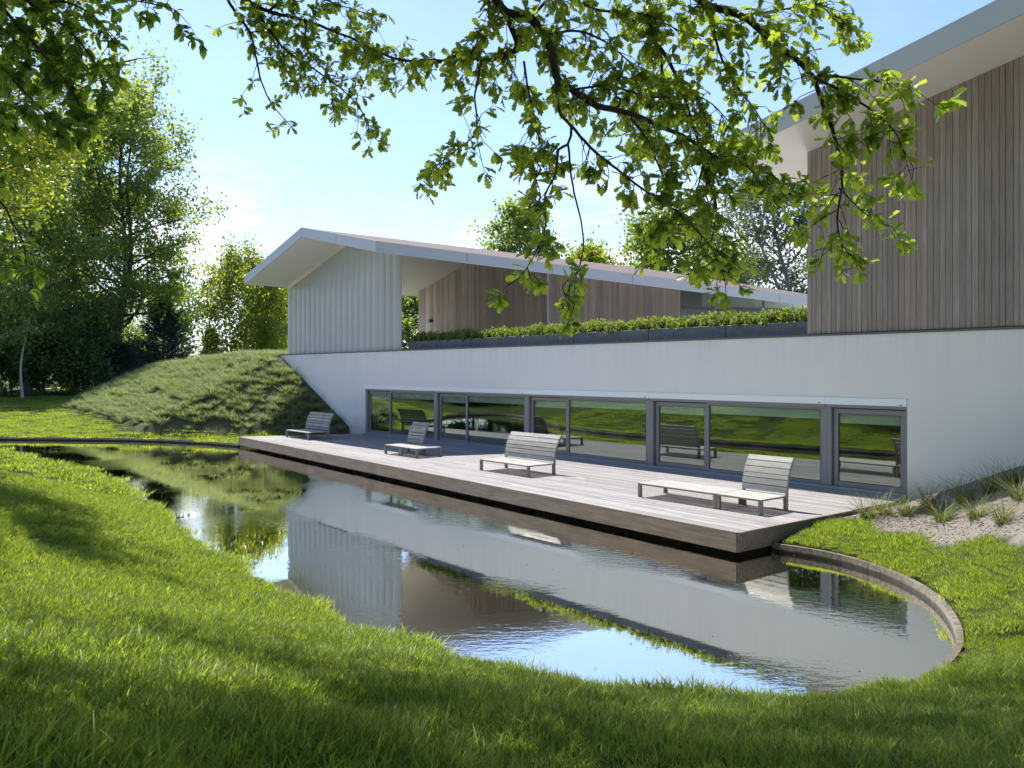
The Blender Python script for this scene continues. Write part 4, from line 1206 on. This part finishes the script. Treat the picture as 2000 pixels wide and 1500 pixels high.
def near_tree(name, label, cat, base, bark, leafmat, leafkind, T, leaves, nparts=300, group=None):
    base = np.array(base, float)
    root = empty(name, base); tag(root, label, cat, group)
    link('trunk', T.mesh('trunk', M[bark], base), None, root)
    P = np.array([l[0] for l in leaves]); A = np.array([l[1] for l in leaves]); N = np.array([l[2] for l in leaves]); S = np.array([l[3] for l in leaves])
    Sd, A, N = leaf_frames(P, A, N)
    # those that show largest become leaves of their own
    inf = in_frame(P + A * S[:, None] * .5, -4)
    view = (np.array([0, 0, EYE]) - P); dist = np.linalg.norm(view, axis=1); facing = np.abs((view / dist[:, None] * N).sum(1))
    score = np.where(inf, S ** 2 * (facing + .15) / dist ** 2, 0)
    order = np.argsort(-score); big = order[:nparts]; big = big[score[big] > 0]
    rest = np.setdiff1d(np.arange(len(P)), big)
    tv, tf = leaf_template(leafkind)
    for v in range(1):
        lm = np_mesh('leaf', tv, tf, M[leafmat], {'tint': ('FACE', np.full(len(tf), .5))}, smooth=True)
    for i in big:
        o = bpy.data.objects.new('leaf', lm)
        mt = Matrix(((Sd[i][0], A[i][0], N[i][0], P[i][0] - base[0]), (Sd[i][1], A[i][1], N[i][1], P[i][1] - base[1]), (Sd[i][2], A[i][2], N[i][2], P[i][2] - base[2]), (0, 0, 0, 1)))
        o.parent = root
        o.matrix_local = mt @ Matrix.Scale(S[i], 4)
        COL.objects.link(o)
    nearr = rest[in_frame(P[rest], 200)]; out_ = np.setdiff1d(rest, nearr)
    Vs = []; 
    V, Fq, tint = scatter(P[nearr], A[nearr], N[nearr], S[nearr], leafkind)
    fo = link('foliage', np_mesh('foliage', V - base, Fq, M[leafmat], {'tint': ('FACE', tint)}, smooth=True), None, root)
    fo['kind'] = 'stuff'
    if len(out_):
        V, Fq, tint = scatter(P[out_], A[out_], N[out_], S[out_] * 1.15, 'simple')
        fo = link('crown', np_mesh('crown', V - base, Fq, M[leafmat], {'tint': ('FACE', tint)}), None, root)
        fo['kind'] = 'stuff'
    return root

def pl3(lst, Y0, Y1=None):
    n = len(lst); Y1 = Y0 if Y1 is None else Y1
    return np.array([at(x, y, Y0 + (Y1 - Y0) * i / max(1, n - 1)) for i, (x, y) in enumerate(lst)])

ro = np.random.default_rng(101)
TO = Tubes(); OL = []
obase = (3.4, -4.2, float(ground_z(np.array([3.4]), np.array([-4.2]))[0]) - .1)
hub = np.array([3.2, -3.9, 6.2])
TO.add(np.array([obase, [3.45, -4.1, 3.4], [3.3, -4.0, 4.8], hub, [3.0, -3.4, 8.5], [2.6, -3.0, 11.0]]), [.44, .34, .31, .28, .18, .06], 12)
limbA = np.array([hub, [2.4, -1.2, 7.6], [1.2, 1.8, 8.1], [.3, 4.4, 7.3], at(955, -70, 6.0)])
limbB = np.array([hub, [3.0, -.8, 7.6], [2.6, 2.2, 7.8], [2.2, 4.6, 7.0], at(1335, -25, 6.2)])
limbC = np.array([hub, [1.0, -1.5, 7.9], [-1.4, 2.0, 9.2], [-2.8, 5.4, 9.4], at(430, -80, 8.6)])
limbD = np.array([hub, [3.4, -1.0, 8.0], [3.2, 3.0, 8.9], [2.2, 6.0, 8.4], at(1262, -40, 7.0)])
for lb, r0, r1 in ((limbA, .19, .042), (limbB, .19, .05), (limbC, .15, .03), (limbD, .14, .03)):
    s_ = spline(lb, .2); TO.add(s_, np.linspace(r0, r1, len(s_)), 8)
br = []   # (points, r0, r1, leaf density factor)
def B(lst, Y0, Y1, r0, r1, dens=1.0, st=0.0): br.append((pl3(lst, Y0, Y1), r0, r1, dens, st))
B([(955, -70), (970, 0), (990, 28), (1032, 35), (1060, 70), (1078, 105), (1085, 154), (1110, 175), (1165, 210), (1232, 227), (1295, 255), (1347, 280), (1420, 330)], 6.0, 6.4, .042, .010)
B([(990, 28), (994, 45), (1010, 94), (976, 112), (941, 115), (900, 105), (857, 119), (770, 115), (700, 82)], 6.05, 7.2, .024, .007)
B([(941, 117), (932, 160), (927, 196), (927, 262), (880, 305), (833, 343)], 6.2, 6.0, .010, .003, .9, .35)
B([(1022, 120), (1030, 180), (1046, 252), (1050, 304), (1045, 350)], 6.2, 6.1, .010, .003, .9)
B([(1085, 154), (1090, 200), (1095, 224), (1116, 245), (1110, 280), (1092, 290), (1088, 336), (1067, 381), (1067, 441), (1045, 500), (1015, 545)], 6.05, 5.7, .014, .003, .55, .3)
B([(1110, 280), (1120, 353), (1144, 455), (1137, 525), (1105, 560), (1130, 590)], 6.0, 5.6, .009, .003, .45, .62)
B([(1116, 245), (1165, 297), (1242, 357), (1330, 420), (1380, 470), (1410, 520)], 6.1, 5.8, .012, .004)
B([(1232, 231), (1267, 280), (1291, 336), (1305, 385), (1290, 440)], 6.2, 6.0, .010, .003)
B([(1335, -25), (1391, 14), (1450, 31), (1517, 87), (1580, 147), (1608, 217), (1636, 308), (1640, 367), (1632, 420), (1643, 490)], 6.2, 5.6, .030, .004, .9)
B([(1590, 150), (1667, 196), (1725, 240), (1750, 268), (1765, 310)], 5.8, 5.5, .012, .003, .8, .0)
B([(1597, 147), (1650, 154), (1710, 162), (1755, 168), (1775, 165)], 5.8, 5.6, .010, .003, .9)
B([(1640, 367), (1680, 410), (1715, 435)], 5.6, 5.5, .006, .003)
B([(1262, -40), (1274, 70), (1291, 98), (1315, 140), (1345, 210), (1370, 304), (1373, 325), (1352, 402), (1321, 413)], 7.0, 6.4, .022, .004)
B([(1370, 308), (1440, 318), (1510, 340), (1545, 380)], 6.5, 6.2, .010, .003, 1.1)
B([(1373, 325), (1400, 400), (1390, 480), (1420, 540)], 6.4, 6.1, .009, .003, 1.1)
B([(1291, 98), (1295, 175), (1288, 203), (1250, 250)], 6.9, 6.7, .012, .004)
B([(1391, 14), (1400, 90), (1430, 160), (1470, 210), (1500, 260)], 6.3, 6.5, .012, .004, 1.2)
B([(1450, 31), (1530, 20), (1590, 10), (1640, 50)], 6.4, 6.6, .010, .004, 1.1)
B([(1060, 70), (1130, 60), (1200, 90), (1260, 150)], 6.2, 6.6, .012, .004, 1.2)
B([(1032, 35), (1090, -10), (1170, 20), (1260, 30), (1340, 70)], 6.3, 6.9, .014, .005, 1.3)
B([(990, 28), (940, 60), (925, 100)], 6.1, 6.3, .010, .004)
B([(1110, 175), (1190, 170), (1280, 190), (1370, 190), (1430, 240)], 6.2, 6.6, .010, .004, 1.2)
# thinner far group at the left
B([(430, -80), (448, 0), (490, 63), (504, 115), (515, 160), (535, 203), (574, 248)], 8.6, 8.4, .022, .004, .25, .2)
B([(448, -20), (525, 21), (595, 38), (700, 80), (740, 120), (790, 110)], 8.7, 8.2, .024, .006, 1.0)
B([(450, -40), (486, 0), (546, 87), (609, 133), (686, 196), (720, 260)], 8.7, 8.3, .018, .004, 1.0)
B([(525, 21), (580, -15), (660, 10), (720, 30)], 8.6, 8.6, .014, .004, 1.1)
B([(595, 38), (600, 100), (640, 150), (650, 190)], 8.5, 8.3, .012, .004, 1.0)
B([(490, 63), (530, 60), (560, 50)], 8.6, 8.6, .008, .004, 1.3)
for pts, r0, r1, dens, st in br:
    s_ = spline(pts, .05)
    s_ = s_ + np.cumsum(ro.normal(0, .0022, s_.shape), axis=0)
    TO.add(s_, np.linspace(r0, r1, len(s_)), 6)
    far_ = pts[0][1] > 8
    leafy(TO, s_, ro, 0, .050 / dens * (1.15 if far_ else 1), .265 if not far_ else .32, (5, 9), .094 if not far_ else .090, .28, .0045, OL, st)
# crown above and behind the frame
ncl = 0
while ncl < 7500:
    c = np.array([ro.uniform(-12, 10), ro.uniform(-8, 19), ro.uniform(6.6, 16)])
    q = (c - np.array([-1.2, 5.8, 11.2])) / np.array([10.5, 13.0, 5.0])
    if (q ** 2).sum() > 1 or (q ** 2).sum() < .10: continue
    if lit_gap(c[None])[0] and ro.random() < .95: continue
    hit = c - np.array(SUNV) * ((c[1] - 6.0) / SUNV[1])       # openings that let sun onto the outer twigs
    if c[1] > 6.2 and 3.2 < hit[2] < 6.6 and ro.random() < (.93 if hit[0] > 1.5 else .35 if hit[0] > -.6 else 0): continue
    if in_frame(c[None], 150)[0]: continue
    ncl += 1
    for _ in range(26):
        OL.append((c + ro.normal(0, .30, 3) * np.array([1, 1, .7]), ro.normal(0, 1, 3) + np.array([0, 0, -.3]), ro.normal(0, .6, 3) + np.array([0, 0, 1.0]), ro.uniform(.09, .15)))
OL = [l for i, l in enumerate(OL)]
near_tree('oak_tree', 'overhanging oak with lobed sunlit leaves reaching down in front of the house', 'tree', obase, 'bark_oak', 'oakleaf', 'oak', TO, OL)

rb = np.random.default_rng(202)
TBch = Tubes(); BL = []
bbase = (-7.6, 4.6, float(ground_z(np.array([-7.6]), np.array([4.6]))[0]) - .1)
bh = np.array([-7.4, 4.8, 7.0])
TBch.add(np.array([bbase, [-7.55, 4.65, 3.8], [-7.45, 4.75, 5.4], bh, [-7.2, 5.0, 9.0], [-7.0, 5.0, 11.5]]), [.26, .22, .2, .17, .1, .03], 10)
def BB(lst, Y0, Y1, r0, r1, dens=1.0):
    pts = pl3(lst, Y0, Y1); s_ = spline(pts, .05); s_ = s_ + np.cumsum(rb.normal(0, .002, s_.shape), axis=0)
    TBch.add(s_, np.linspace(r0, r1, len(s_)), 6)
    leafy(TBch, s_, rb, 0, .052 / dens, .26, (4, 7), .082, .30, .0035, BL)
for e_ in (at(-40, -60, 5.6), at(-60, 120, 5.4), at(-60, 330, 5.2), at(60, -60, 6.4)):
    s_ = spline(np.array([bh + np.array([0, 0, -.6]), (bh + e_) / 2 + np.array([0, 0, .5]), e_]), .15); TBch.add(s_, np.linspace(.07, .018, len(s_)), 6)
BB([(-40, -60), (60, 10), (130, 60), (180, 120), (215, 185)], 5.6, 5.6, .018, .004, 1.2)
BB([(-40, -30), (40, 60), (90, 120), (130, 170), (165, 235)], 5.5, 5.5, .016, .004, 1.2)
BB([(60, 10), (130, 5), (190, 40), (225, 90)], 5.7, 5.8, .010, .004, 1.1)
BB([(-60, 120), (0, 130), (40, 170), (80, 215), (105, 240)], 5.4, 5.3, .014, .004, 1.2)
BB([(-60, 60), (0, 90), (60, 100), (110, 110)], 5.5, 5.6, .012, .004, 1.2)
BB([(-60, 120), (-20, 190), (10, 225), (20, 250)], 5.3, 5.2, .010, .004, 1.0)
BB([(-60, 330), (0, 390), (25, 430), (48, 470), (55, 520)], 5.2, 5.1, .010, .003, .75)
BB([(60, -60), (140, -25), (220, 0), (280, 5), (340, 18), (358, 30)], 6.4, 6.4, .010, .003, .55)
BB([(-30, 0), (20, -10), (90, -30), (150, -10)], 5.7, 5.9, .010, .004, 1.2)
ncl = 0
while ncl < 260:
    c = np.array([rb.uniform(-11.5, -3.6), rb.uniform(1.2, 8.5), rb.uniform(4.8, 12)])
    q = (c - np.array([-7.3, 4.8, 8.6])) / np.array([4.0, 3.8, 3.6])
    if (q ** 2).sum() > 1: continue
    if in_frame(c[None], 90)[0]: continue
    ncl += 1
    for _ in range(24):
        BL.append((c + rb.normal(0, .36, 3), rb.normal(0, 1, 3) + np.array([0, 0, -.3]), rb.normal(0, .6, 3) + np.array([0, 0, 1.0]), rb.uniform(.07, .11)))
near_tree('beech_tree', 'dark leaved beech branches hanging in at the upper left corner', 'tree', bbase, 'bark_oak', 'beechleaf', 'beech', TBch, BL)

# ------------------------------------------------------------------ hedge on the troughs
rh = np.random.default_rng(303)
hx, hy = wxy(0, 0.77)
hroot = empty('hedge', (hx, hy, TOPZ + .40), HOUSE_RZ)
tag(hroot, 'low clipped green hedge growing from the troughs along the white wall', 'hedge')
TH = Tubes(); HP = []; HA = []
n = 1500
for i in range(n):
    t_ = rh.uniform(*HEDGE_T); y = rh.normal(0, .15); hgt = rh.uniform(.27, .52) * (1 + .12 * math.sin(t_ * 2.3))
    d = np.array([rh.normal(0, .16), rh.normal(0, .16) + .2 * y, 1.0]); d = unit(d)
    q = np.array([-t_, y, -.06])
    TH.add(np.array([q, q + d * hgt]), [.008, .003], 4)
    k = 26
    f = rh.uniform(.12, 1.0, k)[:, None]
    HP.append(q + d * hgt * f + rh.normal(0, .035, (k, 3))); az = rh.uniform(0, 6.28, k)
    HA.append(np.stack([np.cos(az), np.sin(az), np.full(k, .9)], 1))
HP = np.vstack(HP); HA = np.vstack(HA)
V, Fq, tint = scatter(HP, HA, rh.normal(0, 1, HP.shape), rh.uniform(.05, .10, len(HP)), 'simple')
link('stems', TH.mesh('stems', M['bark']), None, hroot)
link('foliage', np_mesh('foliage', V, Fq, M['hedge'], {'tint': ('FACE', tint)}), None, hroot)

# ------------------------------------------------------------------ grass blades: tufts scattered as one lawn
def tuft_mesh(name, nb, rad, h0, h1, wd, mat, seed, arch=.35, seg=3, lean=.35):
    rg = np.random.default_rng(seed)
    V = []; Fq = []; tint = []
    for b in range(nb):
        r_ = rad * math.sqrt(rg.random()); az = rg.uniform(0, 6.283)
        bx, by = r_ * math.cos(az), r_ * math.sin(az)
        da = az + rg.normal(0, 1.2); ln = abs(rg.normal(0, lean)); h = rg.uniform(h0, h1)
        dx, dy = math.cos(da), math.sin(da); sx, sy = -dy, dx
        fa = rg.uniform(0, 6.283); 
        if rg.random() < .6: sx, sy = math.cos(fa), math.sin(fa)
        w_ = wd * rg.uniform(.7, 1.3); base = len(V); ac = arch * rg.uniform(.3, 1.6)
        for s_ in range(seg + 1):
            v = s_ / seg; out = h * (ln * v + ac * v * v); z = h * (v - .35 * ac * v * v)
            ww = w_ * (1 - v ** 1.6) * .5 + .0004
            V += [(bx + dx * out - sx * ww, by + dy * out - sy * ww, z), (bx + dx * out + sx * ww, by + dy * out + sy * ww, z)]
        for s_ in range(seg):
            a = base + s_ * 2; Fq.append((a, a + 1, a + 3, a + 2))
        tint += [rg.random()] * seg
    return np_mesh(name, np.array(V), np.array(Fq), mat, {'tint': ('FACE', tint)})

def scatter_object(name, P, rotz, scale, pick, meshes, mat, label, cat):
    me = bpy.data.meshes.new(name)
    me.vertices.add(len(P)); me.vertices.foreach_set('co', np.asarray(P, np.float32).ravel())
    me.update()
    a = me.attributes.new('rotz', 'FLOAT', 'POINT'); a.data.foreach_set('value', np.asarray(rotz, np.float32))
    a = me.attributes.new('size', 'FLOAT', 'POINT'); a.data.foreach_set('value', np.asarray(scale, np.float32))
    a = me.attributes.new('pick', 'INT', 'POINT'); a.data.foreach_set('value', np.asarray(pick, np.int32))
    me.materials.append(mat)
    o = link(name, me); tag(o, label, cat, kind='stuff')
    ng = bpy.data.node_groups.new(name + '_nodes', 'GeometryNodeTree')
    ng.interface.new_socket('Geometry', in_out='INPUT', socket_type='NodeSocketGeometry')
    ng.interface.new_socket('Geometry', in_out='OUTPUT', socket_type='NodeSocketGeometry')
    gi = ng.nodes.new('NodeGroupInput'); go = ng.nodes.new('NodeGroupOutput')
    iop = ng.nodes.new('GeometryNodeInstanceOnPoints')
    g2i = ng.nodes.new('GeometryNodeGeometryToInstance')
    for k, tm in enumerate(reversed(meshes)):
        to = bpy.data.objects.new(tm.name, tm)          # source shape only, never linked to the scene
        oi = ng.nodes.new('GeometryNodeObjectInfo'); oi.inputs['Object'].default_value = to
        ng.links.new(oi.outputs['Geometry'], g2i.inputs[0])
    def attr(nm, typ):
        n_ = ng.nodes.new('GeometryNodeInputNamedAttribute'); n_.data_type = typ; n_.inputs['Name'].default_value = nm
        return [s for s in n_.outputs if s.enabled and s.name == 'Attribute'][0]
    cx = ng.nodes.new('ShaderNodeCombineXYZ'); ng.links.new(attr('rotz', 'FLOAT'), cx.inputs['Z'])
    e2r = ng.nodes.new('FunctionNodeEulerToRotation'); ng.links.new(cx.outputs[0], e2r.inputs[0])
    ng.links.new(gi.outputs[0], iop.inputs['Points'])
    ng.links.new(g2i.outputs[0], iop.inputs['Instance'])
    iop.inputs['Pick Instance'].default_value = True
    ng.links.new(attr('pick', 'INT'), iop.inputs['Instance Index'])
    ng.links.new(e2r.outputs[0], iop.inputs['Rotation'])
    ng.links.new(attr('size', 'FLOAT'), iop.inputs['Scale'])
    ng.links.new(iop.outputs[0], go.inputs[0])
    md = o.modifiers.new('blades', 'NODES'); md.node_group = ng
    return o

rgq = np.random.default_rng(404)
def lawn_points(n, x0, x1, y0, y1, dmin, dmax, fov=.72, extra=None):
    x = rgq.uniform(x0, x1, n); y = rgq.uniform(y0, y1, n)
    d = np.hypot(x, y)
    ok = (d > dmin) & (d < dmax) & ((np.abs(x) < fov * np.maximum(y, 0) + 1.3))
    if extra is not None: ok |= extra(x, y) & (d > dmin) & (d < dmax)
    x, y = x[ok], y[ok]
    u = pond_dist(x, y); t, e = te(x, y)
    s1_, s2_ = sand_mask(x, y, u, t, e)
    house = (e > -.05) & (t < 38) 
    deckm = (t > -.05) & (t < 29.9) & (e > -7)
    ok = (u > np.where(x > 4.3, .12, .045)) & (s1_ < .5) & (s2_ < .5) & ~house & ~deckm
    x, y, u = x[ok], y[ok], u[ok]
    z = ground_z(x, y, np.maximum(u, .12))
    return np.stack([x, y, z - .004], 1), u
tA = [tuft_mesh('grass_tuft', 12, .075, .022, .100, .0100, M['grass'], 500 + k, .42, 3, .36) for k in range(4)]
tB = [tuft_mesh('grass_tuft', 70, .17, .04, .085, .0075, M['grass'], 520 + k, .4, 2, .35) for k in range(4)]
tC = [tuft_mesh('grass_tuft', 110, .48, .05, .11, .020, M['grass'], 540 + k, .4, 2, .4) for k in range(3)]
def place_lawn(name, P, u, meshes, label, smin=.7, smax=1.35, edge=1.0):
    n = len(P)
    big = np.clip(1.0 + np.where(P[:, 0] > 4.3, -.35, .9) * np.exp(-u / .22) * edge, 0, 2)
    pat = .88 + .42 * (np.sin(P[:, 0] * 2.1 + 1.1 * np.sin(P[:, 1] * 1.7)) * np.sin(P[:, 1] * 2.6 + .8))
    scatter_object(name, P, rgq.uniform(0, 6.28, n), rgq.uniform(smin, smax, n) * big * pat, rgq.integers(0, len(meshes), n), meshes, M['grass'], label, 'grass')
tD = [tuft_mesh('grass_tuft', 5, .05, .07, .15, .0085, M['grass'], 510 + k, .5, 4, .45) for k in range(3)]
P, u = lawn_points(14000, -7, 8, 1.5, 11.5, 2.2, 11.0)
place_lawn('lawn_grass', P, u, tD, 'scattered taller blades standing out of the near lawn')
P, u = lawn_points(60000, -7, 8, 1.5, 10.5, 2.2, 9.3)
place_lawn('lawn_grass', P, u, tA, 'long shaded lawn grass on the near bank of the pond')
mirror = lambda x, y: (x > -22) & (x < -4) & (y > 6) & (y < 34)
P, u = lawn_points(135000, -24, 16, 2, 32, 9.0, 24.0, .72, mirror)
place_lawn('lawn_grass', P, u, tB, 'lawn grass round the pond end and along the left bank')
# longer fringe hanging over the kerb on the near side
es = []
for _ in range(7000):
    s_ = rgq.uniform(0, TOT); q = pond_at(s_); n_ = pond_n(s_); o_ = rgq.uniform(.03, .34); es.append((q[0] + n_[0] * o_, q[1] + n_[1] * o_))
es = np.array(es); t_, e_ = te(es[:, 0], es[:, 1])
es = es[(es[:, 1] < 37) & (es[:, 0] < 4.3) & ~((t_ > -.2) & (t_ < 30) & (e_ > -7.2)) & (e_ < -8.5)]
P = np.column_stack([es, ground_z(es[:, 0], es[:, 1], np.full(len(es), .14)) - .005])
nr = np.hypot(es[:, 0], es[:, 1]) < 13
place_lawn('lawn_grass', P[nr], np.full(nr.sum(), .12), tA, 'long grass fringe along the near edge of the pond', .8, 1.4)
place_lawn('lawn_grass', P[~nr], np.full((~nr).sum(), .3), tB, 'grass fringe along the left edge of the pond', .8, 1.4)
P, u = lawn_points(30000, -60, 22, 22, 75, 23.5, 80.0, .72)
place_lawn('lawn_grass', P, u, tC, 'far lawn grass beyond the pond', edge=.2)

# sedge ground cover on the left bank
n = 7000
t_ = rgq.uniform(27.5, 66, n); e_ = rgq.uniform(-15, 2.0, n)
x, y = wxy(t_, e_); u = pond_dist(x, y)
_, s2_ = sand_mask(x, y, u, t_, e_)
zc_ = np.interp(t_, [28, 37.0, 44, 55, 63, 74], [0.0, 4.05, 4.15, 3.4, 1.7, 0.2]); ec_ = -np.maximum(t_ - 42, 0) * .17
toe_ = zc_ + .5 * (e_ - ec_)
ok = (s2_ > .5) & (u > .5) & ~((e_ > -.25) & (t_ < 37.6)) & ((toe_ > .32) | (rgq.random(n) < .12)) & ((e_ < -.35) | (t_ > 37.9)) & (rgq.random(n) < .8)
x, y = x[ok], y[ok]
P = np.stack([x, y, ground_z(x, y) - .01], 1)
tS = [tuft_mesh('sedge_tuft', 64, .07, .26, .46, .026, M['carex'], 560 + k, .75, 4, .38) for k in range(4)]
n = len(P)
scatter_object('sedge_cover', P, rgq.uniform(0, 6.28, n), rgq.uniform(.9, 1.55, n), rgq.integers(0, 4, n), tS, M['carex'], 'grey green sedge tufts covering the bank left of the white wall', 'ground cover')

n = 9000
t_ = rgq.uniform(-6, .6, n); e_ = rgq.uniform(-5.5, -.05, n); x, y = wxy(t_, e_); u = pond_dist(x, y)
s1_, _ = sand_mask(x, y, u, t_, e_); ok = s1_ > .5
x, y = x[ok], y[ok]; P = np.stack([x, y, ground_z(x, y) + .002], 1)
pb = []
for k in range(3):
    bm = bmesh.new(); bmesh.ops.create_icosphere(bm, subdivisions=1, radius=.02)
    for v in bm.verts: v.co *= random.uniform(.6, 1.3); v.co.z *= .6
    me = bpy.data.meshes.new('pebble'); bm.to_mesh(me); bm.free(); me.materials.append(M['pebble' if k else 'litter']); pb.append(me)
n = len(P)
scatter_object('pebbles', P, rgq.uniform(0, 6.28, n), rgq.uniform(.3, 1.0, n) ** 2 * 1.9, rgq.integers(0, 3, n), pb, M['pebble'], 'loose clods and pebbles strewn over the sand bed', 'pebbles')
# countable tufts on the sand at the right
tuft_px = [(1695, 1012, 'leftmost, beside the deck corner'), (1728, 1005, 'second from the deck corner'), (1770, 1006, 'below the corner of the glazed door'),
           (1842, 1018, 'largest and bushiest, in mid sand'), (1905, 1012, 'right of the bushiest one'), (1958, 1022, 'low dark based one near the right edge'),
           (1880, 980, 'close to the white wall, in mid bed'), (1935, 962, 'dark one in the shade under the wall edge'), (1990, 975, 'at the right picture edge'), (1812, 990, 'at the foot of the white wall'),
           (1975, 945, 'highest up the sand bank by the wall')]
def ray_ground(px, py):
    d = np.array([(px - 1000) / F, 1.0, -(py - HOR) / F])
    for s_ in np.arange(8, 40, .02):
        p = np.array([0, 0, EYE]) + d * s_
        if p[2] < ground_z(np.array([p[0]]), np.array([p[1]]))[0]: return p
    return np.array([0, 0, EYE]) + d * 20
for k, (px, py, nm) in enumerate(tuft_px):
    p = ray_ground(px, py)
    tm = tuft_mesh('blades', 90, .07, .22, .50, .007, M['tuft'], 600 + k, .75, 4, .45)
    st = tuft_mesh('dead_base', 40, .08, .06, .16, .010, M['tuft'], 640 + k, .6, 2, .8)
    root = empty('grass_tussock', p - np.array([0, 0, .02])); tag(root, 'arching grass tussock on the sand bed, ' + nm, 'tussock', 'tussocks on the sand bed')
    root.scale = (1.35 + .5 * random.random(),) * 3
    link('blades', tm, None, root); link('dead_base', st, None, root)

# a few fallen leaves on the deck and the water
tv_, tf_ = leaf_template('beech')
lf = [np_mesh('fallen_leaf', tv_ * np.array([1, 1, .5]) * sc_, tf_, M['litter'] if k else M['tuft'], {'tint': ('FACE', np.full(len(tf_), .6))}) for k, sc_ in enumerate((.05, .06, .045))]
n = 150; uu = rgq.random(n); vv = rgq.random(n) ** .7
P = []
for a_, b_ in zip(uu, vv):
    q = dp(a_, .03 + .94 * b_); x_, y_ = wxy(q[0], q[1]); P.append((x_, y_, .014))
scatter_object('fallen_leaves', np.array(P), rgq.uniform(0, 6.28, n), rgq.uniform(.5, 1.2, n), rgq.integers(0, 3, n), lf, M['litter'], 'small dry leaves scattered on the deck', 'leaves')
P = []
while len(P) < 170:
    x_, y_ = rgq.uniform(-14, 7), rgq.uniform(8.5, 38); 
    u_ = float(pond_dist(np.array([x_]), np.array([y_]))[0])
    if u_ < -.1 and rgq.random() < (1.0 if u_ > -.8 else .25): P.append((x_, y_, WATER_Z + .012))
n = len(P)
scatter_object('floating_leaves', np.array(P), rgq.uniform(0, 6.28, n), rgq.uniform(.4, 1.0, n), rgq.integers(0, 3, n), lf, M['litter'], 'specks of leaf litter floating on the pond', 'leaves')

# pale path edge far left
pm = MB()
def ray_far(px, py):
    d = np.array([(px - 1000) / F, 1.0, -(py - HOR) / F]); s_ = np.arange(30, 110, .05)
    p = np.array([0, 0, EYE]) + d * s_[:, None]; g = ground_z(p[:, 0], p[:, 1]); k = np.argmax(p[:, 2] < g)
    return p[k] if (p[:, 2] < g).any() else p[-1]
pp = [ray_far(px, py) for px, py in ((-160, 780), (-60, 773), (0, 769), (60, 763), (120, 757), (175, 751))]
q0 = []; q1 = []
for p in pp:
    z1 = float(ground_z(np.array([p[0]]), np.array([p[1] + 1.1]))[0])
    q0.append((p[0], p[1], p[2] + .05)); q1.append((p[0], p[1] + 1.1, max(z1, p[2]) + .05))
n_ = len(pp)
pm.add(q0 + q1, [(i, i + 1, n_ + i + 1, n_ + i) for i in range(n_ - 1)])
tag(pm.build('path', flat_mat('path_gravel', (.42, .40, .36), .9, .2, 4)), kind='structure')
